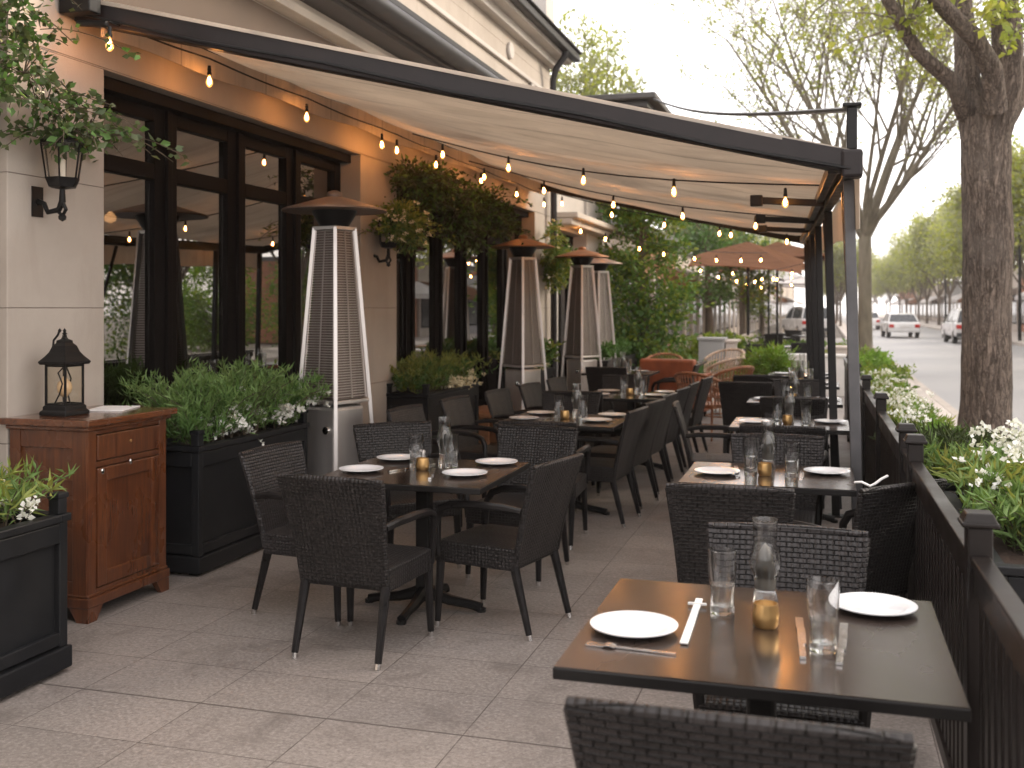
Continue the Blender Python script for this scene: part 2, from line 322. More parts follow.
# ------------------------------------------------------------------ mesh builder
class MB:
    def __init__(s): s.v = []; s.f = []; s.uv = None
    def add(s, vs, fs):
        o = len(s.v); s.v += [tuple(p) for p in vs]; s.f += [tuple(i+o for i in f) for f in fs]; return s
    def box(s, x0, y0, z0, x1, y1, z1, mtx=None):
        vs = [(x, y, z) for z in (z0, z1) for y in (y0, y1) for x in (x0, x1)]
        if mtx is not None: vs = [mtx @ Vector(p) for p in vs]
        return s.add(vs, [(0, 2, 3, 1), (4, 5, 7, 6), (0, 1, 5, 4), (2, 6, 7, 3), (0, 4, 6, 2), (1, 3, 7, 5)])
    def cbox(s, c, d, mtx=None): return s.box(c[0]-d[0]/2, c[1]-d[1]/2, c[2]-d[2]/2, c[0]+d[0]/2, c[1]+d[1]/2, c[2]+d[2]/2, mtx)
    def beam(s, p0, p1, w, h, up=(0, 0, 1)):
        p0, p1 = Vector(p0), Vector(p1); d = (p1-p0).normalized(); r = d.cross(Vector(up)).normalized(); u = r.cross(d)
        vs = [p + r*a*w/2 + u*b*h/2 for p in (p0, p1) for a, b in ((-1, -1), (1, -1), (1, 1), (-1, 1))]
        return s.add(vs, [(0, 1, 2, 3), (7, 6, 5, 4), (0, 4, 5, 1), (1, 5, 6, 2), (2, 6, 7, 3), (3, 7, 4, 0)])
    def tube(s, pts, rad, n=8, flat=None, caps=True):
        pts = [Vector(p) for p in pts]; k = len(pts)
        if not hasattr(rad, '__len__'): rad = [rad]*k
        vs = []; fr = None
        for i, p in enumerate(pts):
            d = (pts[min(i+1, k-1)] - pts[max(i-1, 0)]).normalized()
            if fr is None:
                a = Vector((0, 0, 1)) if abs(d.z) < .9 else Vector((1, 0, 0)); fr = d.cross(a).normalized()
            fr = (fr - d*fr.dot(d)).normalized(); b = d.cross(fr)
            for j in range(n):
                t = 2*pi*(j+.5)/n; vs.append(p + (fr*cos(t)*(flat or 1) + b*sin(t))*rad[i])
        fs = [(i*n+j, i*n+(j+1) % n, (i+1)*n+(j+1) % n, (i+1)*n+j) for i in range(k-1) for j in range(n)]
        if caps: fs += [tuple(reversed(range(n))), tuple(range((k-1)*n, k*n))]
        return s.add(vs, fs)
    def lathe(s, prof, n=24, c=(0, 0, 0), ax=0.0, sq=None):
        vs = []
        for r, z in prof:
            for j in range(n):
                t = 2*pi*(j+ax)/n; vs.append((c[0]+r*cos(t), c[1]+r*sin(t), c[2]+z))
        fs = [(i*n+j, i*n+(j+1) % n, (i+1)*n+(j+1) % n, (i+1)*n+j) for i in range(len(prof)-1) for j in range(n)]
        if prof[0][0] > 1e-5: fs.append(tuple(reversed(range(n))))
        if prof[-1][0] > 1e-5: fs.append(tuple(range((len(prof)-1)*n, len(prof)*n)))
        return s.add(vs, fs)
    def lathe_open(s, prof, n=24, c=(0, 0, 0)):
        k = len(s.f); s.lathe(prof, n, c)
        s.f = [f for f in s.f[:k]] + [f for f in s.f[k:] if len(f) == 4 or n == 4]; return s
    def slab(s, fn, nu, nv, th):
        """closed curved sheet: fn(u, v) -> (point, normal), u, v in 0..1"""
        P = [[None]*(nv+1) for _ in range(nu+1)]
        for i in range(nu+1):
            for j in range(nv+1):
                P[i][j] = fn(i/nu, j/nv)
        o = (nu+1)*(nv+1); vs = []
        for sg in (.5, -.5):
            for i in range(nu+1):
                for j in range(nv+1):
                    p, n = P[i][j]; vs.append(Vector(p) + Vector(n)*th*sg)
        g = lambda i, j, k=0: k*o + i*(nv+1)+j
        fs = []
        for i in range(nu):
            for j in range(nv):
                fs.append((g(i, j), g(i+1, j), g(i+1, j+1), g(i, j+1))); fs.append((g(i, j+1, 1), g(i+1, j+1, 1), g(i+1, j, 1), g(i, j, 1)))
        for i in range(nu): fs.append((g(i, 0), g(i, 0, 1), g(i+1, 0, 1), g(i+1, 0))); fs.append((g(i+1, nv), g(i+1, nv, 1), g(i, nv, 1), g(i, nv)))
        for j in range(nv): fs.append((g(0, j+1), g(0, j+1, 1), g(0, j, 1), g(0, j))); fs.append((g(nu, j), g(nu, j, 1), g(nu, j+1, 1), g(nu, j+1)))
        return s.add(vs, fs)
    def grid(s, fn, nu, nv):
        vs = [fn(i/nu, j/nv) for i in range(nu+1) for j in range(nv+1)]
        return s.add(vs, [(i*(nv+1)+j, (i+1)*(nv+1)+j, (i+1)*(nv+1)+j+1, i*(nv+1)+j+1) for i in range(nu) for j in range(nv)])
    def mesh(s, name, mat, smooth=False, angle=40):
        me = bpy.data.meshes.new(name); me.from_pydata(s.v, [], s.f); me.update()
        if mat: me.materials.append(mat)
        uvl = me.uv_layers.new(name='UVMap'); n = len(me.loops)
        if n:
            co = np.empty(len(me.vertices)*3, 'f'); me.vertices.foreach_get('co', co); co = co.reshape(-1, 3)
            li = np.empty(n, 'i'); me.loops.foreach_get('vertex_index', li)
            nm = np.empty(len(me.polygons)*3, 'f'); me.polygons.foreach_get('normal', nm); nm = np.abs(nm.reshape(-1, 3))
            lt = np.empty(len(me.polygons), 'i'); me.polygons.foreach_get('loop_total', lt)
            ax = np.repeat(np.argmax(nm, 1), lt); p = co[li]
            u = np.where(ax == 0, p[:, 1], p[:, 0]); v = np.where(ax == 2, p[:, 1], p[:, 2])
            uvl.data.foreach_set('uv', np.stack([u, v], 1).astype('f').ravel())
        if smooth:
            me.polygons.foreach_set('use_smooth', [True]*len(me.polygons))
            me.set_sharp_from_angle(angle=radians(angle))
        return me
    def build(s, name, mat, parent=None, smooth=False, bevel=0, angle=40):
        o = bpy.data.objects.new(name, s.mesh(name, mat, smooth, angle)); C.objects.link(o); o.parent = parent
        if bevel:
            b = o.modifiers.new('bevel', 'BEVEL'); b.width = bevel; b.segments = 2; b.limit_method = 'ANGLE'; b.harden_normals = False
        return o

def thing(name, label, cat, loc=(0, 0, 0), rz=0.0, group=None):
    o = bpy.data.objects.new(name, None); C.objects.link(o); o.empty_display_size = .1
    o.location = loc; o.rotation_euler = (0, 0, rz); o['label'] = label; o['category'] = cat
    if group: o['group'] = group
    return o

def tag(o, label, cat, group=None):
    o['label'] = label; o['category'] = cat
    if group: o['group'] = group
    return o

def struct(o): o['kind'] = 'structure'; return o

def dup(root, loc=None, rz=None, label=None, group=None, scale=None):
    def cp(o, par):
        c = o.copy(); C.objects.link(c); c.parent = par
        for ch in o.children: cp(ch, c)
        return c
    kids = list(root.children); r = root.copy(); C.objects.link(r)
    for ch in kids: cp(ch, r)
    if loc is not None: r.location = loc
    if rz is not None: r.rotation_euler = (0, 0, rz)
    if scale is not None: r.scale = scale if hasattr(scale, '__len__') else (scale,)*3
    if label: r['label'] = label
    if group: r['group'] = group
    return r

class Proto:
    """first call moves the source itself, later ones copy it"""
    def __init__(s, root): s.root = root; s.used = False
    def put(s, loc, rz=0.0, label=None, group=None, scale=None):
        if s.used: return dup(s.root, loc, rz, label, group, scale)
        s.used = True; r = s.root; r.location = loc; r.rotation_euler = (0, 0, rz)
        if scale is not None: r.scale = scale if hasattr(scale, '__len__') else (scale,)*3
        if label: r['label'] = label
        if group: r['group'] = group
        return r

# ------------------------------------------------------------------ foliage
rng = np.random.default_rng(11)
def leaves(name, pts, dirs, size, mat, parent=None, aspect=.5, jit=.6, fold=.25, svar=.35):
    pts = np.asarray(pts, float); n = len(pts); dirs = np.asarray(dirs, float)
    a = dirs + rng.normal(0, jit, (n, 3)); a /= np.linalg.norm(a, axis=1, keepdims=True)
    t = rng.normal(0, 1, (n, 3)); b = np.cross(a, t); b /= np.linalg.norm(b, axis=1, keepdims=True); c = np.cross(a, b)
    sz = (size*(1 + rng.uniform(-svar, svar, n)))[:, None]
    base = pts; tip = pts + a*sz
    l = pts + a*sz*.42 + b*sz*aspect*.5 + c*sz*fold*.4; r = pts + a*sz*.42 - b*sz*aspect*.5 + c*sz*fold*.4
    V = np.stack([base, r, tip, l], 1).reshape(-1, 3)
    i = np.arange(n)*4
    Fc = np.stack([i, i+1, i+2, i, i+2, i+3], 1).reshape(-1)
    me = bpy.data.meshes.new(name); me.vertices.add(len(V)); me.vertices.foreach_set('co', V.ravel().astype('f'))
    me.loops.add(len(Fc)); me.loops.foreach_set('vertex_index', Fc.astype('i'))
    me.polygons.add(2*n); me.polygons.foreach_set('loop_start', (np.arange(2*n)*3).astype('i'))
    me.update(calc_edges=True); me.validate(); me.materials.append(mat)
    o = bpy.data.objects.new(name, me); C.objects.link(o); o.parent = parent
    return o

def stems(n, cx, cy, z0, rx, ry, h, spread, k=9, droop=.2, seed=0, hvar=.35):
    """n arching stems rooted in a rectangle; returns list of polylines"""
    R = random.Random(seed); out = []
    for _ in range(n):
        fx, fy = R.uniform(-1, 1), R.uniform(-1, 1)
        x, y = cx + fx*rx, cy + fy*ry
        hh = h*(1 - R.uniform(0, hvar))*((1.08 - .42*abs(fy)**2.2) if ry < .8 else R.uniform(.8, 1.05)); dx = (fx*.6 + R.gauss(0, .5))*spread; dy = (fy*.35 + R.gauss(0, .5))*spread
        pl = []
        for i in range(k):
            t = i/(k-1)
            pl.append(Vector((x + dx*t**1.4, y + dy*t**1.4, z0 + hh*(t - droop*t*t*t))))
        out.append(pl)
    return out

def along(sts, per, t0=.15, outw=.8, up=.5, seed=1, scat=.012):
    R = random.Random(seed); P, D = [], []
    for pl in sts:
        k = len(pl)-1
        for _ in range(per):
            t = R.uniform(t0, 1)*k; i = min(int(t), k-1); p = pl[i].lerp(pl[i+1], t-i); d = (pl[i+1]-pl[i]).normalized()
            a = R.uniform(0, 2*pi); o = Vector((cos(a), sin(a), up)).normalized()
            P.append(p + Vector((R.gauss(0, scat), R.gauss(0, scat), R.gauss(0, scat)))); D.append((d*(1-outw) + o*outw).normalized())
    return P, D

def flower_heads(name, centers, mat, parent, r=.03, per=16, size=.022, seed=3, center_mat=None):
    P, D = [], []
    R = random.Random(seed)
    for c in centers:
        for _ in range(per):
            d = Vector((R.gauss(0, 1), R.gauss(0, 1), abs(R.gauss(0, 1))*.8+.1)).normalized()
            P.append(Vector(c) + d*r*R.uniform(.35, 1)); D.append(d)
    return leaves(name, P, D, size, mat, parent, aspect=.85, jit=.8, fold=.2)
# ================================================================== SETTING
def sheet(name, x0, y0, x1, y1, z, mat, nx=1, ny=1):
    b = MB(); b.grid(lambda u, v: (x0+(x1-x0)*u, y0+(y1-y0)*v, z), nx, ny)
    return struct(b.build(name, M[mat]))
sheet('ground', -160, -40, 160, 330, -.16, 'earth')
KX = 2.05      # kerb line
b = MB(); b.box(-9.5, -3, -.15, 1.12, 60, 0); struct(b.build('patio', M['pavers']))
b = MB(); b.box(1.12, -3, -.15, KX-.16, 300, -.004)
def slab_mat():
    m, nt, out = nmat('sidewalk_slabs'); v = coords(nt, 'Object')
    br = N(nt, 'ShaderNodeTexBrick', Scale=1.0); br.offset = 0; br.inputs['Brick Width'].default_value = .75; br.inputs['Row Height'].default_value = .9
    br.inputs['Mortar Size'].default_value = .006; L(nt, v, br.inputs['Vector'])
    br.inputs['Color1'].default_value = (.42, .37, .33, 1); br.inputs['Color2'].default_value = (.50, .44, .40, 1); br.inputs['Mortar'].default_value = (.22, .19, .16, 1)
    n = noise_(nt, v, 40, 4); n2 = noise_(nt, v, 1.2, 4)
    c = mixc(nt, ramp(nt, n, .4, .75, 0, .35), br.outputs['Color'], (.30, .26, .23)); c = mixc(nt, ramp(nt, n2, .5, .7, 0, .3), c, (.34, .30, .26))
    p = N(nt, 'ShaderNodeBsdfPrincipled', Roughness=.8); L(nt, c, p.inputs['Base Color']); L(nt, bump_(nt, n, .3, .004), p.inputs['Normal']); L(nt, p.outputs[0], out.inputs[0]); return m
M['slabs'] = slab_mat()
struct(b.build('sidewalk', M['slabs']))
b = MB(); y = -3.0
while y < 300:
    b.box(KX-.157, y, -.15, KX, y+.985, .0); y += 1.0
struct(b.build('kerb', M['concrete'], bevel=.012))
RX = 8.9
b = MB(); b.grid(lambda u, v: (KX-.05+(RX+.1-KX)*u, -20+340*v, -.13), 1, 1); struct(b.build('road', M['asphalt']))
b = MB()
for i in range(40):
    y = 6 + i*7.5; b.grid(lambda u, v, y=y: (5.45+.12*u, y+2.6*v, -.126), 1, 1)
struct(b.build('road_markings', M['road_mark']))
b = MB(); b.box(RX, -20, -.15, 13.2, 320, -.002); struct(b.build('far_sidewalk', M['slabs']))
b = MB(); b.box(RX-.15, -20, -.15, RX-.003, 320, .0); struct(b.build('far_kerb', M['concrete']))

# ------------------------------------------------------------------ restaurant building
WX = -4.2; IX = -4.45
rb = thing('restaurant_building', 'limestone restaurant with tall dark framed windows behind the awning', 'building', (0, 0, 0))
w = MB()
openings = [(5.41, 9.09, 3.10), (9.96, 15.3, 3.10)]
w.box(-4.5, 4.62, 0, WX, 5.41, 3.10)
w.box(-4.5, 9.09, 0, WX, 9.96, 3.10)
w.box(-4.5, 15.3, 0, WX, 16.4, 3.10)
w.box(-4.5, 4.62, 3.10, WX, 16.4, 4.02)
w.box(-4.5, -1, 0, -4.25, 4.617, 4.02)
w.box(-4.5, -1, 4.02, -4.25, 16.4, 5.68)
w.box(-9.5, 16.2, 0, -4.503, 16.4, 5.68)
w.box(-9.5, -1, 0, -4.503, -.8, 5.68)
o = w.build('wall', M['limestone'], rb, bevel=.006)
t = MB(); t.box(-4.249, -1, 4.023, -4.06, 16.5, 4.10); t.box(-4.249, -1, 4.103, -4.10, 16.5, 4.16)
t.build('cornice', M['stone_trim'], rb, bevel=.008)
t = MB(); t.box(-4.249, 4.9, 4.62, -4.20, 16.3, 4.70); t.box(-4.249, 4.9, 5.02, -4.20, 16.3, 5.08)
for yy in (15.15, 15.9): t.box(-4.249, yy, 4.703, -4.20, yy+.16, 5.017)
t.build('moulding', M['plaster'], rb, bevel=.008)
t = MB()
for i in range(9): a0, a1 = i*pi/8 , 0
t.tube([(-4.251, 14.1, 5.26)]+[(-4.20, 14.1, 5.26)], .12, 16); t.build('wall_medallion', M['plaster'], rb, bevel=.02)
# lower gutter with brackets of the cornice
t = MB()
t.tube([(-3.72, -1, 4.28), (-3.72, 16.6, 4.28)], .09, 12)
t.box(-4.249, -1, 4.38, -3.70, 16.6, 4.43)
t.build('lower_gutter', M['gutter'], rb, smooth=True)
t = MB(); t.box(-4.24, -1, 4.433, -3.80, 16.55, 4.48); t.box(-3.86, -1, 4.20, -3.815, 16.6, 4.377); t.box(-4.249, -1, 4.163, -3.865, 16.6, 4.20)
t.build('gutter_board', M['roof_slate'], rb)
t = MB(); t.box(-4.199, 4.63, 3.50, -4.19, 16.38, 4.0); t.build('shade_panel', M['shade_brown'], rb)  # added thin sheet: shade under the cornice painted as a brown band
# eave
t = MB(); t.box(-4.249, -1, 5.62, -3.96, 16.7, 5.70); t.box(-4.249, -1, 5.50, -4.12, 16.6, 5.618); t.build('eave', M['plaster'], rb, bevel=.006)
t = MB(); t.beam((-3.90, -1, 5.73), (-3.90, 16.8, 5.73), .12, .12); t.box(-3.98, -1, 5.793, -3.80, 16.8, 5.83); t.build('gutter', M['gutter'], rb, bevel=.02)
t = MB(); t.add([(-3.86, -1, 5.85), (-3.86, 16.7, 5.85), (-9.5, 16.7, 8.2), (-9.5, -1, 8.2), (-3.97, -1, 5.71), (-3.97, 16.7, 5.71), (-9.5, 16.7, 5.71), (-9.5, -1, 5.71)], [(0, 1, 2, 3), (7, 6, 5, 4), (0, 4, 5, 1), (1, 5, 6, 2), (3, 2, 6, 7), (0, 3, 7, 4)])
t.build('roof', M['roof_slate'], rb)
t = MB(); t.box(-4.6, 15.6, 5.9, -4.1, 16.1, 6.9); t.box(-4.66, 15.54, 6.9, -4.04, 16.16, 7.0); ch = t.build('chimney', M['plaster'], rb, bevel=.01)
t = MB(); t.tube([(-3.90, 16.02, 5.68), (-3.91, 16.02, 5.60), (-4.05, 16.02, 5.42), (-4.10, 16.02, 5.25), (-4.11, 16.02, 4.6), (-4.09, 16.02, 3.6), (-4.09, 16.02, .1)], .052, 10)
dp = t.build('downpipe', M['gutter'], rb, smooth=True)
# interior shell
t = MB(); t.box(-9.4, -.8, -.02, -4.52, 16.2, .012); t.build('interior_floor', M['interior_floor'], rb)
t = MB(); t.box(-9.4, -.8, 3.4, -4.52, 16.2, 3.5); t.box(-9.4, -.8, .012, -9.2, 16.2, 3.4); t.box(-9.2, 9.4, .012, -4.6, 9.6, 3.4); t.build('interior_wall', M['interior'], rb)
t = MB()
for (x, y) in ((-6.5, 6.3), (-6.3, 8.2), (-6.6, 11.2), (-6.5, 13.6)): t.lathe([(.0, -.02), (.05, 0), (.055, .04), (.02, .08), (.01, .09)], 12, (x, y, 2.45))
t.build('ceiling_lamp', M['pendant_glow'], rb, smooth=True)

def window_band(y0, y1, n, z1, parent, zt=2.53):
    """a band of n tall door leaves with a transom; frame > panes"""
    pw = (y1-y0)/n
    for i in range(n):
        a, c_ = y0+i*pw, y0+(i+1)*pw
        f = MB(); s = .13; x0, x1 = IX-.045, IX+.045
        f.box(x0, a+.004, .02, x1, a+s, z1-.004); f.box(x0, c_-s, .02, x1, c_-.004, z1-.004)
        f.box(x0+.002, a+s, .02, x1-.002, c_-s, .42); f.box(x0+.002, a+s, z1-.17, x1-.002, c_-s, z1-.004)
        f.box(x0+.002, a+s, zt, x1-.002, c_-s, zt+.11)
        # raised stile between leaves
        f.box(x1, a-.02 if i else a+.004, .02, x1+.03, a+.035, z1-.006)
        fr = f.build('window_frame', M['dark_frame'], parent, bevel=.006)
        g = MB(); g.box(IX-.004, a+s+.001, .421, IX+.004, c_-s-.001, zt-.001); g.build('pane', M['window_glass'], fr)
        g = MB(); g.box(IX-.004, a+s+.001, zt+.111, IX+.004, c_-s-.001, z1-.171); g.build('pane', M['window_glass'], fr)
window_band(5.41, 9.09, 4, 3.10, rb)
window_band(9.96, 15.3, 6, 3.10, rb)
# deep dark header above the leaves
t = MB(); t.box(IX-.02, 5.412, 3.02, -4.30, 9.088, 3.098); t.box(IX-.02, 9.962, 3.02, -4.30, 15.298, 3.098)
t.build('window_header', M['dark_frame'], rb)

# neighbouring low building
nb = thing('corner_building', 'pale stone building with a flat projecting roof past the restaurant', 'building', (0, 0, 0))
w = MB(); w.box(-9, 16.42, 0, WX, 16.75, 3.6); w.box(-9, 18.7, 0, WX+.05, 20.1, 3.6); w.box(-9, 16.75, 2.95, WX, 18.7, 3.6)
w.box(-9, 16.42, 3.6, WX-.1, 20.1, 4.55); w.build('wall', M['plaster'], nb, bevel=.01)
t = MB(); t.box(-4.19, 16.45, 3.0, -3.9, 20.3, 3.1); t.box(-4.19, 16.45, 3.103, -3.8, 20.4, 3.2); t.build('cornice', M['stone_trim'], nb, bevel=.02)
t = MB(); t.box(-9, 16.9, 4.90, -2.75, 21.5, 5.02); t.box(-9, 16.75, 5.02, -2.6, 21.6, 5.12); t.build('roof', M['roof_slate'], nb, bevel=.02)
t = MB(); t.box(-9, 17.3, 4.553, -3.4, 21.3, 4.90); t.build('soffit', M['stone_trim'], nb)
f = MB(); f.box(IX-.04, 16.75, .02, IX+.04, 16.9, 2.95); f.box(IX-.04, 18.55, .02, IX+.04, 18.7, 2.95); f.box(IX-.04, 17.65, .02, IX+.04, 17.8, 2.95); f.box(IX-.038, 16.9, .02, IX+.038, 18.55, .4); f.box(IX-.038, 16.9, 2.3, IX+.038, 18.55, 2.45); f.box(IX-.038, 16.9, 2.8, IX+.038, 18.55, 2.95)
fr = f.build('window_frame', M['dark_frame'], nb)
g = MB(); g.box(IX-.03, 16.8, .3, IX-.02, 18.6, 2.9); g.build('pane', M['window_glass'], fr)

# ------------------------------------------------------------------ awning
A0, A1 = Vector((-4.12, 5.15, 3.375)), Vector((-4.12, 15.0, 3.47))     # wall side
B0, B1 = Vector((.13, 6.0, 2.43)), Vector((-.26, 15.0, 2.58))         # street side
aw = thing('awning', 'long beige fabric awning on black beams over the patio tables', 'awning', (0, 0, 0))
def canopy(u, v):
    p = A0.lerp(A1, v).lerp(B0.lerp(B1, v), u)
    rib = abs(sin(pi*v*9))**.5
    z = .065 - .075*rib*max(0, sin(pi*u))**.5 - .03*sin(pi*u) + .012*noise.noise(Vector((u*3, v*26, 1))) + .012*sin(23*v+9*u) + .008*sin(41*v-17*u)
    return Vector((p.x, p.y, p.z + z))
b = MB(); b.slab(lambda u, v: (canopy(u, v), (0, 0, 1)), 30, 140, .004); b.build('canopy', M['canvas'], aw, smooth=True)
b = MB()   # fabric turned over the front beam
b.slab(lambda u, v: (A0.lerp(B0, u) + Vector((0, -.052, .055 + .022*v)), (0, 1, 0)), 24, 1, .004); b.build('canopy_hem', M['canvas'], aw)
b = MB(); b.slab(lambda u, v: (A0.lerp(A1, v) + Vector((.10, 0, .02 - .17*u + .012*sin(40*v))), (1, 0, 0)), 2, 60, .004); b.build('wall_valance', M['canvas'], aw, smooth=True)
b = MB(); b.beam(A0+Vector((-.05, 0, 0)), B0+Vector((.05, 0, 0)), .09, .125); b.build('front_beam', M['beam_metal'], aw, bevel=.008)
b = MB(); b.tube([A0.lerp(B0, t/12)+Vector((0, -.075, -.03-.02*sin(pi*t/12*3)**2)) for t in range(13)], .009, 6); b.build('front_cable', M['black_metal'], aw, smooth=True)
b = MB(); b.beam(A1, B1, .09, .11); b.build('far_beam', M['black_metal'], aw, bevel=.008)
b = MB(); b.beam(A0, A1, .07, .10); b.build('wall_beam', M['black_metal'], aw, bevel=.008)
b = MB(); b.beam(B0, B1, .07, .12); b.beam(B0+Vector((-.09, 0, -.01)), B1+Vector((-.05, 0, -.01)), .05, .07); b.build('outer_beam', M['black_metal'], aw, bevel=.006)
b = MB(); b.slab(lambda u, v: (B0.lerp(B1, v) + Vector((.05, 0, -.05 - .30*u*(1-.25*v) + .01*sin(30*v))), (1, 0, 0)), 2, 60, .004); b.build('side_valance', M['canvas'], aw, smooth=True)
b = MB(); b.cbox((B0.x+.01, B0.y-.01, B0.z+.0), (.11, .14, .15)); b.build('corner_bracket', M['beam_metal'], aw, bevel=.015)
b = MB(); b.box(-4.19, 5.0, 3.33, -3.98, 5.10, 3.47); b.box(-4.19, 5.02, 3.473, -4.05, 5.08, 3.52); b.tube([(-4.1, 5.05, 3.28), (-3.9, 5.05, 3.26)], .02, 8); b.build('wall_bracket', M['black_metal'], aw, bevel=.01)
for k, t in enumerate((.03, .30, .52, .70, .86, .99)):
    p = B0.lerp(B1, t); b = MB()
    b.beam((p.x+.07, p.y, .0), (p.x+.01, p.y, p.z-.06), .062, .062, up=(0, 1, 0))
    b.box(p.x+.01, p.y-.06, 0, p.x+.13, p.y+.06, .012)
    b.build('post', M['post_grey'] if k == 0 else M['black_metal'], aw, bevel=.006)
for t0, t1 in ((.03, .10), (.30, .40), (.52, .62)):
    p, q = B0.lerp(B1, t0), B0.lerp(B1, t1); b = MB(); b.beam((p.x+.10, p.y+.05, .05), (q.x+.02, q.y, q.z-.07), .03, .03); b.build('brace', M['black_metal'], aw)
b = MB(); b.beam((B0.x+.01, B0.y, B0.z+.08), (B0.x+.01, B0.y, B0.z+.31), .055, .055, up=(0, 1, 0)); b.box(B0.x-.04, B0.y-.05, B0.z+.31, B0.x+.06, B0.y+.05, B0.z+.33); b.build('post_extension', M['black_metal'], aw, bevel=.006)
for t in (.22, .45, .63):
    p = B0.lerp(B1, t); b = MB(); b.beam((p.x-.05, p.y, p.z-.05), (p.x-.50, p.y-.02, p.z-.02), .05, .05); b.cbox((p.x-.53, p.y-.02, p.z-.02), (.09, .07, .08)); b.build('bracket_arm', M['black_metal'], aw, bevel=.006)
# stay cable to the corner building
b = MB(); p, q = Vector((.14, 6.0, 2.73)), Vector((-2.7, 17.0, 5.06))
b.tube([p.lerp(q, t/16)-Vector((0, 0, .12*sin(pi*t/16))) for t in range(17)], .016, 6)
tag(b.build('stay_cable', M['black_metal'], smooth=True), 'black stay cable from the awning post top to the flat roof', 'cable')

# ------------------------------------------------------------------ string lights
sock = MB(); sock.lathe([(.006, .10), (.016, .095), (.020, .06), (.020, .03), (.024, .02), (.022, .0), (.012, -.003)], 12)
sock_me = sock.mesh('socket', M['black_metal'], True)
bl = MB(); bl.lathe([(.012, 0), (.015, -.018), (.030, -.05), (.036, -.075), (.032, -.10), (.016, -.122), (.0, -.128)], 14); bulb_me = bl.mesh('bulb', M['bulb_glass'], True)
fl = MB(); fl.lathe([(.004, -.02), (.013, -.045), (.017, -.07), (.013, -.092), (.003, -.10)], 8); fil_me = fl.mesh('filament', M['filament'], True)
def string(label, pts, bulbs, sag=.08, group='strings of warm bulbs under the awning'):
    r = thing('string_light', label, 'string light', (0, 0, 0), group=group)
    b = MB()
    for p, q in zip(pts, pts[1:]):
        p, q = Vector(p), Vector(q); k = 10
        b.tube([p.lerp(q, t/k)-Vector((0, 0, sag*sin(pi*t/k)*(p-q).length*.3)) for t in range(k+1)], .0065, 5)
    b.build('cable', M['black_metal'], r, smooth=True)
    for p in bulbs:
        p = Vector(p)
        s = bpy.data.objects.new('bulb_socket', sock_me); C.objects.link(s); s.parent = r; s.location = p
        s.scale = (.64,)*3; k = bpy.data.objects.new('bulb', bulb_me); C.objects.link(k); k.parent = s
        k = bpy.data.objects.new('filament', fil_me); C.objects.link(k); k.parent = s
def lerp_pts(p, q, ts, sag): p, q = Vector(p), Vector(q); return [p.lerp(q, t)-Vector((0, 0, sag*sin(pi*t)+.10)) for t in ts]
wy = [5.07, 6.08, 7.44, 8.9, 9.25, 10.3, 11.8, 13.3, 14.7]
string('string of warm bulbs strung along the wall edge of the awning', [(-3.9, 5.07, 3.28)]+[(-3.9, y, 3.30) for y in wy[1:]], [(-3.9, y, 3.19) for y in wy], .03)
p, q = (-3.88, 9.6, 3.36), (.0, 7.6, 2.50)
string('string of bulbs crossing under the awning nearest the front beam', [p, q], lerp_pts(p, q, (.10, .30, .50, .71, .93), .07), .10)
p, q = (-3.88, 11.3, 3.32), (-.12, 11.0, 2.55)
string('string of bulbs crossing under the middle of the awning', [p, q], lerp_pts(p, q, (.05, .24, .45, .65, .85), .07), .10)
p, q = (-3.88, 14.3, 3.34), (-.2, 13.5, 2.58)
string('string of bulbs crossing under the awning near its far beam', [p, q], lerp_pts(p, q, (.1, .3, .5, .7, .74, .93), .07), .10)
p, q = (-4.0, 17.0, 3.10), (-1.1, 21.5, 2.75)
string('string of bulbs past the awning in front of the leafy green tree', [p, q], lerp_pts(p, q, (.03, .14, .3, .42, .58, .7, .84, .96), .2), .11, 'strings of warm bulbs beyond the awning')

# small uplight glow comes from the bulbs only

# ------------------------------------------------------------------ fence
def fx(y): return .42 - .012*(y-3.2)
fence_n = 0
post_me = None
def fence_section(y0, y1, label, zr=.95, post0=True, zp=1.03):
    r = thing('railing_section', label, 'railing', (fx(y0), y0, 0), 0, 'black slatted railing sections along the street side')
    r.rotation_euler[2] = math.atan(.012)
    Ln = y1-y0
    if post0:
        b = MB(); b.box(-.034, -.034, 0, .034, .034, zp); b.build('post', M['fence_paint'], r, bevel=.006)
        b = MB(); b.box(-.05, -.05, zp, .05, .05, zp+.015); b.add([(-.046, -.046, zp+.015), (.046, -.046, zp+.015), (.046, .046, zp+.015), (-.046, .046, zp+.015), (-.035, -.035, zp+.04), (.035, -.035, zp+.04), (.035, .035, zp+.04), (-.035, .035, zp+.04)], [(0, 1, 5, 4), (1, 2, 6, 5), (2, 3, 7, 6), (3, 0, 4, 7), (4, 5, 6, 7)])
        b.build('post_cap', M['fence_paint'], r, bevel=.005)
    b = MB(); b.box(-.027, .036, zr-.026, .027, Ln-.036, zr); b.build('top_rail', M['fence_paint'], r, bevel=.005)
    b = MB(); b.box(-.018, .042, zr-.11, .018, Ln-.042, zr-.032); b.box(-.02, .042, .07, .02, Ln-.042, .13); b.build('rail', M['fence_paint'], r, bevel=.004)
    n = int((Ln-.1)/.098); bb = MB(); bb.box(-.010, -.026, .131, .010, .026, zr-.111); me = None
    for i in range(n):
        if me is None: o = bb.build('baluster', M['fence_paint'], r, bevel=.003); me = o
        else: o = me.copy(); C.objects.link(o); o.parent = r
        o.location = (0, .06+(i+.5)*(Ln-.12)/n, 0)
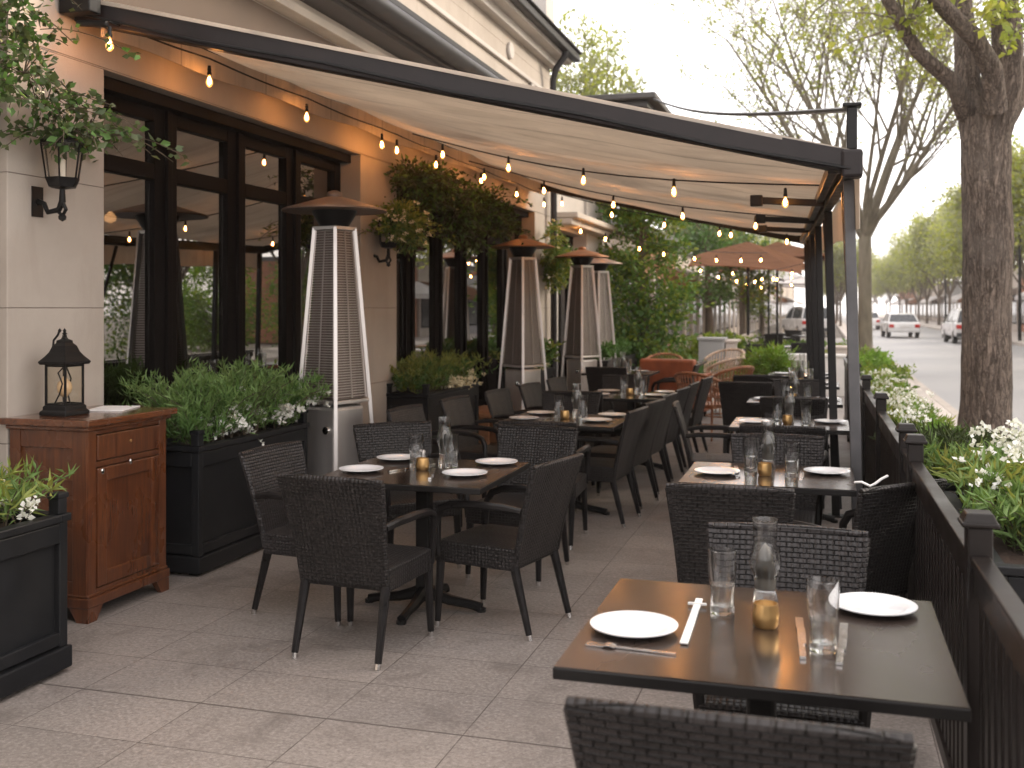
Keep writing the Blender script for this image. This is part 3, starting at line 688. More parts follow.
for y0, y1, l in ((1.25, 3.25, 'railing section beside the nearest table, ending at the big capped post'), (3.25, 5.15, 'railing section beside the near flower box with white blossoms'),
                  (5.15, 5.62, 'short railing section between two close capped posts'), (5.62, 7.6, 'railing section beside the box of spiky greenery'),
                  (7.6, 9.6, 'railing section beside the start of the long yellow green flower bed'), (9.6, 11.6, 'railing section past the long flower bed middle'),
                  (11.6, 13.6, 'railing section beside the dim far tables'), (13.6, 15.6, 'last railing section below the far awning corner')):
    fence_section(y0, y1, l)

# ------------------------------------------------------------------ planters
def planter(name, label, x0, y0, x1, y1, h, cat='planter', faces=('E', 'S'), posts=True, mat='black_paint', group='black panelled planters', panels=1, soil=True):
    """box planter with framed panels, plinth, rim and corner posts; origin at its base centre"""
    cx, cy = (x0+x1)/2, (y0+y1)/2; X, Y = (x1-x0)/2, (y1-y0)/2
    r = thing(name, label, cat, (cx, cy, 0), 0, group)
    m = M[mat]; b = MB()
    b.box(-X+.03, -Y+.03, .03, X-.03, Y-.03, h-.09); b.build('box', m, r)
    b = MB()
    for s in (-1, 1):
        # framed faces: stiles and rails standing proud of the panel
        b.box(-X+.05, s*Y-(.03 if s > 0 else 0), .13, X-.05, s*Y+(0 if s > 0 else .03), .19); b.box(-X+.05, s*Y-(.03 if s > 0 else 0), h-.13, X-.05, s*Y+(0 if s > 0 else .03), h-.04)
        b.box(s*X-(.03 if s > 0 else 0), -Y+.05, .13, s*X+(0 if s > 0 else .03), Y-.05, .19); b.box(s*X-(.03 if s > 0 else 0), -Y+.05, h-.13, s*X+(0 if s > 0 else .03), Y-.05, h-.04)
        for k in range(1, panels):
            yy = -Y + 2*Y*k/panels; b.box(s*X-(.028 if s > 0 else 0), yy-.035, .19, s*X+(0 if s > 0 else .028), yy+.035, h-.13)
    for sx in (-1, 1):
        for sy in (-1, 1):
            b.box(sx*X-(.052 if sx > 0 else 0), sy*Y-(.052 if sy > 0 else 0), .12, sx*X+(0 if sx > 0 else .052), sy*Y+(0 if sy > 0 else .052), h-.037)
    b.build('frame', m, r, bevel=.006)
    b = MB(); b.box(-X-.015, -Y-.015, .02, X+.015, Y+.015, .119); b.build('plinth', m, r, bevel=.008)
    b = MB(); t = .05
    b.box(-X-.012, -Y-.012, h-.035, X+.012, -Y+t, h); b.box(-X-.012, Y-t, h-.035, X+.012, Y+.012, h)
    b.box(-X-.012, -Y+t, h-.035, -X+t, Y-t, h); b.box(X-t, -Y+t, h-.035, X+.012, Y-t, h)
    b.build('rim', m, r, bevel=.006)
    if posts:
        for sx in (-1, 1):
            for sy in (-1, 1):
                b = MB(); px, py = sx*(X-.03), sy*(Y-.03); b.box(px-.028, py-.028, h, px+.028, py+.028, h+.07); b.box(px-.034, py-.034, h+.07, px+.034, py+.034, h+.095); b.build('corner_post', m, r, bevel=.005)
    if soil:
        b = MB(); b.grid(lambda u, v: (-X+.05+(2*X-.1)*u, -Y+.05+(2*Y-.1)*v, h-.06+.015*noise.noise(Vector((u*7, v*13, cx)))), 10, 24); b.build('soil', M['soil'], r)
    b = MB()
    for sx in (-1, 1):
        for sy in (-1, 1): b.box(sx*(X-.06)-.03, sy*(Y-.06)-.03, 0, sx*(X-.06)+.03, sy*(Y-.06)+.03, .019)
    b.build('foot', m, r)
    return r

def plant(name, label, cat, cx, cy, z, rx, ry, h, spread, nst, per, lsize, lmat, asp=.35, seed=1, heads=None, group=None, hm='flower_white', droop=.25, extra=None, jit=.5, outw=.7, up=.5, loc=None, hr=.032, hper=16, hs=.022):
    r = thing(name, label, cat, (cx, cy, z), 0, group)
    st = stems(nst, 0, 0, 0, rx, ry, h, spread, seed=seed, droop=droop)
    b = MB()
    for s in st[:min(nst, 110)]: b.tube(s[::2] + [s[-1]], [.003]*4+[.0015]*(len(s[::2])-3), 3, caps=False)
    b.build('stem', M['twig'], r)
    P, D = along(st, per, .12, outw, up, seed)
    leaves('foliage', P, D, lsize, M[lmat], r, aspect=asp, jit=jit)
    if extra:
        st2 = stems(extra[0], 0, 0, 0, rx*extra[4] if len(extra) > 4 else rx, ry, extra[3], spread, seed=seed+9, droop=droop)
        P, D = along(st2, per, .2, outw, up, seed+5); leaves('foliage', P, D, extra[1], M[extra[2]], r, aspect=asp, jit=jit)
    if heads:
        R = random.Random(seed+2); cs = []
        for c in heads: cs.append(Vector(c))
        flower_heads('blossom', cs, M[hm], r, hr, hper, hs, seed)
    return r
# ================================================================== PLANTERS AND PLANTS
R = random.Random(5)
def heads(n, x0, x1, y0, y1, z0, z1, cl=1, r=.05, seed=1):
    q = random.Random(seed); out = []
    for _ in range(n):
        c = Vector((q.uniform(x0, x1), q.uniform(y0, y1), q.uniform(z0, z1)))
        for _ in range(cl): out.append(c + Vector((q.gauss(0, r), q.gauss(0, r), q.gauss(0, r*.7))))
    return out
planter('planter', 'black panelled planter between the wood cabinet and the nearest heater', -4.15, 5.62, -3.68, 7.04, .80)
plant('flowering_plant', 'feathery green bush with white flower clusters beside the wood cabinet', 'plant', -3.9, 6.33, .76, .17, .62, .64, .30, 190, 46, .06, 'l_fern', .15, 3,
      heads(15, .08, .28, -.5, .66, .05, .22, 9, .045, 4), 'plants in the black planters', extra=(60, .07, 'l_green', .5), up=1.3, hr=.025, hper=12, hs=.024)
planter('planter', 'black panelled planter cut off by the photo edge, in front of the cabinet', -4.15, 2.4, -3.30, 4.0, .72)
plant('flowering_plant', 'loose yellow green plant with white blossoms in the planter at the photo edge', 'plant', -3.62, 3.55, .68, .2, .42, .34, .26, 60, 22, .075, 'l_fern', .13, 8,
      heads(9, -.05, .25, -.35, .35, .06, .15, 7, .04, 7), 'plants in the black planters', extra=(30, .09, 'l_yellow', .36), up=.8, hr=.026, hper=12, hs=.026)
planter('planter', 'black panelled planter against the stone pillar under the hanging basket', -4.22, 9.7, -3.76, 11.3, .80, panels=1)
plant('flowering_plant', 'yellow green bush with cream blossoms by the pillar below the hanging basket', 'plant', -3.97, 10.5, .77, .17, .68, .50, .20, 120, 34, .065, 'l_yellow', .22, 13,
      heads(16, .05, .24, -.25, .75, .03, .17, 8, .05, 9), 'plants in the black planters', 'flower_cream', extra=(70, .06, 'l_green', .42), up=.9, hr=.026, hper=10, hs=.028)
planter('planter', 'black planter between the two copper hooded heaters', -4.15, 13.3, -3.75, 14.7, .80)
plant('bush', 'small green bush between the copper hooded heaters', 'plant', -3.93, 14.0, .77, .17, .6, .55, .2, 90, 26, .08, 'l_green', .35, 17, heads(5, .05, .25, -.5, .5, .05, .3, 5, .05, 3), 'plants in the black planters', 'flower_cream', extra=(40, .08, 'l_yellow', .5))
planter('planter', 'grey planter row standing at the pale pillar past the heaters', -3.95, 16.6, -3.35, 20.2, .80, mat='gutter', panels=4, posts=False)
plant('bush', 'low green plants in the grey planter by the pale pillar', 'plant', -3.65, 18.4, .76, .22, 1.6, .42, .2, 120, 22, .09, 'l_green', .4, 21, None, 'plants in the black planters')
# street side boxes
G = 'flower boxes outside the railing'
planter('flower_box', 'black flower box outside the railing filled with white blossoms', .62, 4.40, 1.08, 6.10, .66, 'flower box', posts=False, group=G)
planter('flower_box', 'black flower box with spiky greenery outside the railing', .60, 6.35, 1.0, 8.0, .66, 'flower box', posts=False, group=G)
planter('flower_box', 'black flower box at the near end of the long yellow green bed', .56, 8.25, .90, 11.2, .56, 'flower box', posts=False, group=G, panels=2)
planter('flower_box', 'black flower box at the far end of the long yellow green bed', .52, 11.4, .86, 15.6, .56, 'flower box', posts=False, group=G, panels=3)
plant('flowering_plant', 'bright green plant with white blossoms spilling over the near railing', 'plant', .90, 5.45, .60, .14, .62, .46, .22, 130, 24, .085, 'l_fern', .16, 31,
      heads(15, -.2, .22, -.55, .55, .24, .44, 7, .05, 15), 'plants in the flower boxes', extra=(90, .10, 'l_yellow', .42), up=.8, droop=.3, hr=.024, hper=9, hs=.024)
plant('bush', 'spiky dark green plant with reddish stems outside the railing', 'plant', .82, 7.15, .60, .17, .75, .30, .22, 110, 26, .10, 'l_dark', .12, 37, None, 'plants in the flower boxes', extra=(50, .09, 'l_fern', .30), up=.5)
plant('flowering_plant', 'long bed of yellow green plants with white blossoms along the railing', 'plant', .73, 9.75, .50, .11, 1.4, .30, .11, 240, 26, .085, 'l_yellow', .22, 41,
      heads(26, -.16, .18, -1.3, 1.35, .16, .33, 5, .05, 21), 'plants in the flower boxes', extra=(150, .07, 'l_lime', .34), up=.9, hr=.026, hper=7, hs=.028)
plant('flowering_plant', 'far bed of yellow green plants with white blossoms beyond the awning posts', 'plant', .69, 13.5, .50, .11, 2.05, .28, .10, 240, 20, .10, 'l_yellow', .25, 43,
      heads(20, -.15, .18, -2, 2, .15, .30, 5, .06, 22), 'plants in the flower boxes', extra=(150, .08, 'l_lime', .32), up=.8, hr=.03, hper=7, hs=.035)

# ================================================================== WALL LANTERNS AND HANGING GREENERY
def sconce(loc, label):
    r = thing('wall_lantern', label, 'wall lantern', loc, 0, 'glass wall lanterns on the stone pillars')
    b = MB(); b.lathe([(.0, 0), (.062, .012), (.078, .05), (.082, .055)], 6); b.build('cup', M['black_metal'], r, bevel=.002)
    b = MB(); b.lathe_open([(.070, .056), (.092, .20), (.094, .21)], 6); b.build('glass', M['lamp_glass'], r)
    b = MB(); b.lathe([(.098, .21), (.10, .222), (.05, .26), (.0, .28)], 6)
    for j in range(6):
        a = 2*pi*j/6; b.tube([(.073*cos(a), .073*sin(a), .055), (.096*cos(a), .096*sin(a), .212)], .004, 4)
    b.build('frame', M['black_metal'], r)
    b = MB(); b.lathe([(.0, .06), (.014, .06), (.014, .14), (0, .145)], 10); b.build('candle', M['wax'], r, smooth=True)
    b = MB(); b.tube([(0, 0, .01), (0, 0, -.05), (-.02, 0, -.09), (-.08, 0, -.10), (-.10, 0, -.06), (-.135, 0, -.05)], [.012, .016, .014, .012, .012, .016], 8)
    b.tube([(0, 0, -.05), (.02, 0, -.09), (.0, 0, -.12), (-.02, 0, -.10)], .009, 8)
    b.lathe([(.0, -.145), (.016, -.135), (.018, -.12), (.006, -.105)], 8, (0, 0, 0)); b.box(-.15, -.035, -.12, -.135, .035, .02); b.build('bracket', M['black_metal'], r, smooth=True); r.scale = (1.2, 1.2, 1.2)
    return r
sconce((-4.03, 4.84, 2.30), 'glass wall lantern on the nearest stone pillar under trailing ivy')
sconce((-4.05, 9.40, 2.22), 'glass wall lantern hidden under the basket on the second pillar')
sconce((-4.05, 15.85, 2.18), 'dark wall lantern on the far pillar behind the heaters')

def blob_plant(name, label, cat, loc, lobes, n, lsize, lmat, asp=.55, seed=1, trail=0, tl=.3, group=None, flowers=0, hm='flower_cream', lmat2=None, stemn=24):
    """hanging foliage: lobes = (centre, radii); leaves mostly near lobe surfaces, with trailing shoots"""
    q = random.Random(seed); r = thing(name, label, cat, loc, 0, group); P, D = [], []
    tot = sum(l[1][0]*l[1][1]*l[1][2] for l in lobes)
    fl = []
    b = MB()
    for c, rad in lobes:
        k = int(n*rad[0]*rad[1]*rad[2]/tot)
        for _ in range(k):
            d = Vector((q.gauss(0, 1), q.gauss(0, 1), q.gauss(0, 1))).normalized(); rr = q.random()**.45*(.72+.5*noise.noise(d*2.3+Vector(c)*3))+.05
            P.append(Vector(c)+Vector((d.x*rad[0], d.y*rad[1], d.z*rad[2]))*rr); D.append((d+Vector((0, 0, -.2))).normalized())
        for _ in range(int(stemn*.5)):
            d = Vector((q.gauss(0, 1), q.gauss(0, 1), q.gauss(0, .8))).normalized(); e = Vector(c)+Vector((d.x*rad[0], d.y*rad[1], d.z*rad[2]))*.95
            m_ = Vector(c).lerp(e, .5)+Vector((0, 0, .04)); b.tube([Vector(c), m_, e], [.004, .003, .002], 4, caps=False)
    tp = []
    for _ in range(trail):
        c, rad = q.choice(lobes); d = Vector((q.gauss(0, 1), q.gauss(0, 1), q.uniform(-.6, .7))).normalized()
        p = Vector(c)+Vector((d.x*rad[0], d.y*rad[1], d.z*rad[2]))*.8; ln = tl*q.uniform(.5, 1.3); pl = []
        v = Vector((d.x, d.y, abs(d.z)*.6))*ln/7
        for i in range(8): pl.append(p.copy()); p = p+v; v = v+Vector((q.gauss(0, .005), q.gauss(0, .005), -ln*.022))
        tp.append(pl); b.tube(pl, [.003]*7+[.0015], 4, caps=False)
    b.build('stem', M['twig'], r)
    if tp:
        P2, D2 = along(tp, 16, 0, .7, .2, seed); P += P2; D += D2
    if lmat2:
        k = len(P)//3; leaves('foliage', P[::3], D[::3], lsize, M[lmat2], r, asp); P = [p for i, p in enumerate(P) if i % 3]; D = [p for i, p in enumerate(D) if i % 3]
    leaves('foliage', P, D, lsize, M[lmat], r, asp)
    if flowers:
        cs = []
        for _ in range(flowers):
            c, rad = q.choice(lobes); d = Vector((q.gauss(0, 1)+.6, q.gauss(0, 1)-.2, q.gauss(0, 1)+.4)).normalized(); cs.append(Vector(c)+Vector((d.x*rad[0], d.y*rad[1], d.z*rad[2])))
        flower_heads('blossom', cs, M[hm], r, .025, 9, .022, seed)
    return r
GI = 'ivy baskets and garlands on the facade'
blob_plant('ivy', 'trailing green ivy over the lantern on the nearest stone pillar', 'ivy', (-4.0, 4.82, 2.6),
           [((0, .02, 0), (.16, .22, .14)), ((.02, .18, .03), (.12, .14, .10)), ((-.02, -.28, .28), (.14, .24, .22)), ((0, -.42, .55), (.15, .26, .22)), ((-.02, -.12, .14), (.12, .16, .12)), ((.04, -.6, .2), (.15, .2, .3))],
           950, .048, 'l_ivy', .7, 3, 56, .34, GI, 8, 'flower_cream', 'l_green')
blob_plant('flower_basket', 'round flowering basket over the lantern on the second pillar', 'hanging plant', (-3.95, 9.45, 2.50),
           [((0, 0, 0), (.26, .32, .22)), ((.02, .18, -.12), (.2, .2, .25)), ((0, -.12, -.08), (.18, .2, .16))], 2000, .050, 'l_yellow', .45, 5, 34, .28, GI, 34, 'flower_cream', 'l_green')
blob_plant('ivy', 'dark leafy garland hanging from the lintel over the second window group', 'ivy', (-4.02, 10.9, 2.95),
           [((0, -1.0, .0), (.22, .35, .28)), ((0, -.7, -.15), (.22, .3, .30)), ((.02, -.25, .05), (.24, .42, .25)), ((.04, .25, -.28), (.25, .40, .42)), ((.03, .8, -.05), (.25, .4, .28)), ((0, 1.5, -.10), (.25, .5, .32)), ((.04, 2.0, -.2), (.24, .4, .34)), ((0, .9, -.45), (.2, .3, .3))],
           5200, .06, 'l_dark', .5, 7, 90, .4, GI, 0, 'flower_cream', 'l_green', 60)
blob_plant('flower_basket', 'flowering basket on the far pillar behind the copper hooded heaters', 'hanging plant', (-3.95, 15.6, 2.42),
           [((0, 0, 0), (.25, .35, .3)), ((0, .3, -.1), (.25, .3, .35)), ((0, -.1, -.35), (.18, .2, .25)), ((0, -.1, .35), (.12, .14, .25))], 1800, .07, 'l_yellow', .45, 9, 26, .3, GI, 26, 'flower_cream', 'l_green')

# ================================================================== CABINET AND LANTERN
cb = thing('cabinet', 'reddish wooden host cabinet with one drawer and a panelled door', 'cabinet', (-3.95, 4.97, 0))
X0, X1, Y0, Y1, Z = -.24, .25, -.34, .34, 1.04
b = MB(); b.box(X0+.01, Y0+.01, .12, X1-.02, Y1-.01, Z-.035); b.build('carcass', M['cherry'], cb, bevel=.004)
b = MB(); b.box(X0-.03, Y0-.05, Z-.012, X1+.05, Y1+.05, Z+.025); b.box(X0-.01, Y0-.025, Z-.035, X1+.025, Y1+.025, Z-.0125); b.build('top', M['cherry_top'], cb, bevel=.006)
b = MB()
b.box(X1-.02, Y0, .13, X1+.006, Y0+.065, Z-.036); b.box(X1-.02, Y1-.065, .13, X1+.006, Y1, Z-.036)
b.box(X1-.02, Y0+.065, Z-.06, X1+.004, Y1-.065, Z-.037); b.box(X1-.02, Y0+.065, Z-.235, X1+.004, Y1-.065, Z-.205); b.box(X1-.02, Y0+.065, .13, X1+.004, Y1-.065, .165)
b.build('face_frame', M['cherry'], cb, bevel=.004)
b = MB(); b.box(X1-.018, Y0+.07, Z-.20, X1+.012, Y1-.07, Z-.065); dr = b.build('drawer', M['cherry'], cb, bevel=.006)
b = MB(); b.lathe([(.0, 0), (.009, .002), (.009, .006), (0, .008)], 10); k = b.build('keyhole_plate', M['brass'], dr, smooth=True); k.rotation_euler = (0, pi/2, 0); k.location = (X1+.012, 0, Z-.125)
b = MB(); b.box(X1-.018, Y0+.07, .17, X1-.004, Y1-.07, Z-.24)
for a in ((Y0+.07, .17, Y0+.145, Z-.24), (Y1-.145, .17, Y1-.07, Z-.24)): b.box(X1-.018, a[0], a[1], X1+.012, a[2], a[3])
b.box(X1-.018, Y0+.145, .17, X1+.011, Y1-.145, .245); b.box(X1-.018, Y0+.145, Z-.315, X1+.011, Y1-.145, Z-.24)
dd = b.build('door', M['cherry'], cb, bevel=.006)
for yy, zz in ((0, .80), (-.235, .78)):
    b = MB(); b.lathe([(.0, 0), (.010, .002), (.008, .008), (0, .010)], 10); k = b.build('keyhole_plate', M['silver'], dd, smooth=True); k.rotation_euler = (0, pi/2, 0); k.location = (X1+.012, yy, zz); k.scale = (1.7, 1, 1)
b = MB(); b.box(X0, Y0-.006, .13, X0+.07, Y0+.02, Z-.036); b.box(X1-.09, Y0-.006, .13, X1-.0, Y0+.02, Z-.036); b.box(X0+.07, Y0-.004, .13, X1-.09, Y0+.02, .21); b.box(X0+.07, Y0-.004, Z-.13, X1-.09, Y0+.02, Z-.036); b.box(X0+.07, Y0-.004, Z-.30, X1-.09, Y0+.02, Z-.26); b.build('side_panel', M['cherry'], cb, bevel=.004)
b = MB(); b.box(X0-.008, Y0-.018, .075, X1+.02, Y1+.018, .129); b.box(X0, Y0-.01, .129, X1+.012, Y1+.01, .145); b.build('plinth', M['cherry'], cb, bevel=.008)
for sx, sy in ((0, 0), (1, 0), (1, 1), (0, 1)):
    b = MB(); xa = X0 if not sx else X1+.015; ya = Y0-.013 if not sy else Y1+.013; dx = 1 if not sx else -1; dy = 1 if not sy else -1
    for (p, q) in (((0, 0), (.12, .03)), ((0, .03), (.03, .12))):
        x0_, x1_ = sorted((xa+dx*p[0], xa+dx*q[0])); y0_, y1_ = sorted((ya+dy*p[1], ya+dy*q[1])); 
        b.add([(x0_, y0_, .075), (x1_, y0_, .075), (x1_, y1_, .075), (x0_, y1_, .075)] + [(min(max(v[0], xa-.07 if dx < 0 else xa), xa+.07 if dx > 0 else xa), min(max(v[1], ya-.07 if dy < 0 else ya), ya+.07 if dy > 0 else ya), 0) for v in ((x0_, y0_), (x1_, y0_), (x1_, y1_), (x0_, y1_))], [(0, 1, 2, 3), (7, 6, 5, 4), (0, 4, 5, 1), (1, 5, 6, 2), (2, 6, 7, 3), (3, 7, 4, 0)])
    b.build('foot', M['cherry'], cb)
b = MB(); b.box(-.11, -.15, 0, .11, .15, .006); o = b.build('menu_card', M['linen'], None, bevel=.002); o.location = (-3.95, 5.16, 1.0655); o.rotation_euler = (0, 0, .3); tag(o, 'pale menu card lying on the wood cabinet top', 'menu')

ln = thing('lantern', 'black metal and glass candle lantern standing on the wood cabinet', 'lantern', (-3.99, 4.81, 1.0655), -.06); ln.scale = (.84, .84, .97)
b = MB()
def sq(b, prof, n=4): b.lathe([(r*sqrt(2), z) for r, z in prof], 4, ax=.5)
sq(b, [(.108, 0), (.108, .022), (.094, .032), (.094, .05), (.085, .058)]); b.build('base', M['black_metal'], ln, bevel=.004)
b = MB(); sq(b, [(.105, .285), (.112, .295), (.112, .302), (.085, .33), (.066, .355), (.052, .39), (.036, .405), (.034, .42), (.016, .428), (.010, .44), (.010, .45)])
b.lathe([(.006, .45), (.018, .458), (.006, .466), (.012, .474), (.0, .49)], 8); b.build('roof', M['black_metal'], ln, bevel=.003)
b = MB()
for sx in (-1, 1):
    for sy in (-1, 1): b.box(sx*.078-.006, sy*.078-.006, .058, sx*.078+.006, sy*.078+.006, .286)
for s in (-1, 1):
    for z in (.062, .278):
        b.box(-.072, s*.078-.005, z-.005, .072, s*.078+.005, z+.005); b.box(s*.078-.005, -.072, z-.005, s*.078+.005, .072, z+.005)
b.tube([(-.02, -.07, .06), (.03, -.078, .12), (.055, -.078, .18), (.02, -.078, .24), (.06, -.078, .27)], .005, 6); b.tube([(-.02, .07, .06), (-.05, .078, .12), (-.02, .078, .2), (-.06, .078, .27)], .005, 6)
b.build('cage', M['black_metal'], ln)
b = MB()
for s in (-1, 1): b.box(-.072, s*.074-.001, .066, .072, s*.074+.001, .275); b.box(s*.074-.001, -.072, .066, s*.074+.001, .072, .275)
b.build('glass', M['lamp_glass'], ln)
b = MB(); b.lathe([(0, .10), (.02, .104), (.042, .13), (.048, .155), (.042, .18), (.02, .20), (.012, .215), (0, .22)], 20); b.build('globe', M['globe'], ln, smooth=True)
b = MB(); b.lathe([(.02, .058), (.012, .07), (.014, .10), (0, .102)], 10); b.build('candle_holder', M['black_metal'], ln, smooth=True)
b = MB(); b.tube([(-.085, 0, .31), (-.10, 0, .36), (-.09, 0, .42), (-.055, 0, .45), (-.045, 0, .47)], .007, 8); b.lathe([(0, -.014), (.013, 0), (0, .014)], 8, (-.04, 0, .475)); b.build('handle', M['black_metal'], ln, smooth=True)

# ================================================================== HEATERS
def heater(loc, label, rz, hood):
    r = thing('patio_heater', label, 'patio heater', loc, rz, 'pyramid patio heaters by the windows')
    def leg(sx, sy, z): t = z/2.27; h = .25 - .14*t; return Vector((sx*h, sy*h, z))
    for sx in (-1, 1):
        for sy in (-1, 1):
            b = MB(); b.beam(leg(sx, sy, .03), leg(sx, sy, 2.27), .030, .030, up=(sx, sy, 0)); b.build('leg', M['steel'], r, bevel=.003)
    b = MB(); b.box(-.165, -.165, .05, .165, .165, .90, ); bo = b.build('gas_housing', M['steel'], r, bevel=.03)
    b = MB(); b.lathe([(0, 0), (.035, .0), (.03, .02), (0, .024)], 14); k = b.build('knob', M['silver'], bo, smooth=True); k.rotation_euler = (pi/2, 0, 0); k.location = (.08, -.166, .72)
    b = MB(); h = .2
    b.box(-h, -h, .92, h, h, .95); b.box(-.24, -.24, .0, .24, .24, .045); b.build('shelf', M['steel'], r, bevel=.006)
    b = MB(); h = .122; b.box(-h, -h, 2.25, h, h, 2.28); b.build('top_plate', M['steel'], r, bevel=.004)
    for a in range(4):   # grille of thin wires per face
        g = MB(); m = Matrix.Rotation(a*pi/2, 4, 'Z'); n = 64
        for i in range(n):
            z = .975 + (2.24-.975)*i/(n-1); t = z/2.27; hh = .25-.14*t-.012; g.beam(m @ Vector((-hh, -hh, z)), m @ Vector((hh, -hh, z)), .006, .0075)
        for s in (-1, -.0, 1):
            g.beam(m @ Vector((s*(.25-.14*.42-.03), -(.25-.14*.42-.008), .96)), m @ Vector((s*(.11-.02), -(.11-.004), 2.25)), .008, .008)
        g.build('guard', M['steel_panel'], r)
    b = MB(); k0, k1 = .165, .085
    b.add([(sx*k, sy*k, z) for k, z in ((k0, .955), (k1, 2.248)) for sx, sy in ((-1, -1), (1, -1), (1, 1), (-1, 1))], [(0, 1, 5, 4), (1, 2, 6, 5), (2, 3, 7, 6), (3, 0, 4, 7), (4, 5, 6, 7)]); b.build('heat_shield', M['shield'], r)
    b = MB(); b.lathe([(.11, 2.28), (.17, 2.38), (.18, 2.42), (.17, 2.44), (.0, 2.44)], 20); b.build('burner', M['black_metal'], r, smooth=True)
    b = MB(); b.lathe([(.40, 2.405), (.405, 2.40), (.40, 2.412), (.22, 2.468), (.07, 2.51), (.055, 2.512), (.06, 2.53), (.05, 2.55), (.02, 2.562), (0, 2.563)], 40)
    b.lathe([(.398, 2.403), (.20, 2.452), (0, 2.455)], 40); b.build('hood', M[hood], r, smooth=True)
heater((-3.65, 7.42, 0), 'steel pyramid heater with grey hood, nearest, behind the black planter', -.30, 'heater_hood')
heater((-3.60, 12.55, 0), 'pyramid heater with copper hood between the two black planters', -.5, 'heater_hood_copper')
heater((-3.45, 15.2, 0), 'pyramid heater with copper hood in front of the far pillar', -.56, 'heater_hood_copper')
heater((-3.7, 17.6, 0), 'pyramid heater farthest along the wall, half hidden by the third', -.58, 'heater_hood')

b = MB(); b.box(-.2, -.5, .40, .2, .5, .45); bn = thing('bench', 'low orange wood bench against the windows beside the second heater', 'bench', (-3.85, 11.85, 0)); b.build('seat', M['warm_wood'], bn, bevel=.01)
for s in (-1, 1): b = MB(); b.box(-.17, s*.42-.03, 0, .17, s*.42+.03, .4); b.build('leg', M['warm_wood'], bn, bevel=.01)

# ================================================================== CHAIRS
def make_chair(label, mat='wicker', arms=True):
    r = thing('wicker_chair', label, 'chair'); m = M[mat]
    b = MB()
    b.slab(lambda u, v: ((-.245+.49*u, -.235+.475*v, .435+.012*sin(pi*u)*sin(pi*v)-.004*(abs(2*u-1)**6)-.010*max(0, (v-.9)*10)**2*1.0), (0, 0, 1)), 10, 10, .03)
    b.box(-.243, .18, .335, .243, .238, .425); b.box(-.243, -.233, .335, -.20, .18, .425); b.box(.20, -.233, .335, .243, .18, .425); b.box(-.2, -.233, .335, .2, -.19, .425)
    b.build('seat', m, r, smooth=True, bevel=.008)
    def back(u, v):
        s = 2*u-1; z = .36 + .50*v; hw = .225 + .048*v**1.3; y = -.235 - .125*v**1.25 - .018*(1-s*s)*v - .0
        if v > .93: pass
        n = Vector((-.08*s, 1, .24)).normalized()
        return (s*hw, y, z + .006*(1-s*s)*v), n
    b = MB(); b.slab(back, 14, 16, .026); b.build('backrest', m, r, smooth=True, bevel=.006)
    b = MB()
    for s in (-1, 1):
        p = [Vector(back(.5+s*.49, v)[0]) for v in (0, .25, .5, .75, .985)]; b.tube(p, [.017, .017, .016, .016, .015], 8)
    p = [Vector(back(u, 1)[0]) for u in [i/10 for i in range(11)]]; b.tube(p, .016, 8); b.build('back_frame', m, r, smooth=True)
    def leg(p0, p1, r0, r1):
        b = MB(); b.tube([p0, Vector(p0).lerp(Vector(p1), .93)], [r0, r1], 4 if False else 8); o = b.build('leg', M['arm_strap'], r, smooth=True)
        b = MB(); b.tube([Vector(p0).lerp(Vector(p1), .93), p1], [r1*.93, r1*.85], 8); b.build('foot_cap', M['silver'], o, smooth=True)
    for s in (-1, 1):
        leg((s*.222, .212, .36), (s*.232, .228, 0), .024, .0165); leg((s*.215, -.215, .38), (s*.222, -.315, 0), .025, .0165)
        if arms:
            b = MB(); pts = [(s*.242, -.275, .64), (s*.262, -.18, .655), (s*.270, .0, .655), (s*.268, .12, .645), (s*.262, .185, .62), (s*.252, .212, .57), (s*.243, .220, .45), (s*.235, .218, .37)]
            b.tube(pts, [.017, .02, .021, .021, .021, .02, .019, .018], 8); b.build('armrest', M['arm_strap'], r, smooth=True)
    return r
ch = Proto(make_chair('x')); chg = Proto(make_chair('x', 'wicker_grey')); chn = Proto(make_chair('x', 'wicker', False))
E, W, Nn, S = -pi/2, pi/2, 0.0, pi          # facing +X, -X, +Y, -Y
GL = 'black wicker chairs at the tables on the window side'; GR = 'black wicker chairs at the tables along the railing'
chg.put((-2.62, 5.22, 0), E-.12, 'wicker chair nearest the black planter at the nearest window side table', GL)
ch.put((-2.15, 4.74, 0), -.08, 'wicker armchair with its back to us at the nearest window side table', GL)
ch.put((-1.66, 5.30, 0), W-.22, 'wicker armchair on the aisle side of the nearest window side table', GL)
ch.put((-1.84, 6.28, 0), S-.1, 'wide wicker armchair facing us across the nearest window side table', GL)
ch.put((-2.55, 6.30, 0), S+.75, 'wicker chair mostly hidden behind the nearest window side table, with curved arm', GL)
ch.put((-1.90, 7.28, 0), .05, 'wicker armchair with its back to us at the second window side table', GL)
ch.put((-1.74, 8.06, 0), W-.1, 'wicker armchair, first on the aisle side of the second window side table', GL)
ch.put((-1.72, 8.80, 0), W-.15, 'wicker armchair, second on the aisle side, past the second table corner', GL)
ch.put((-1.70, 9.50, 0), W-.1, 'wicker armchair, third in the row along the aisle', GL)
ch.put((-1.68, 10.25, 0), W-.1, 'wicker armchair at the near aisle corner of the third window side table', GL)
ch.put((-1.66, 11.0, 0), W-.05, 'wicker armchair at the far aisle corner of the third window side table', GL)
ch.put((-1.62, 11.9, 0), W-.1, 'wicker armchair in the aisle row past the third window side table', GL)
chg.put((-2.80, 7.62, 0), E-.1, 'wicker chair with its back to the windows, before the second table', GL)
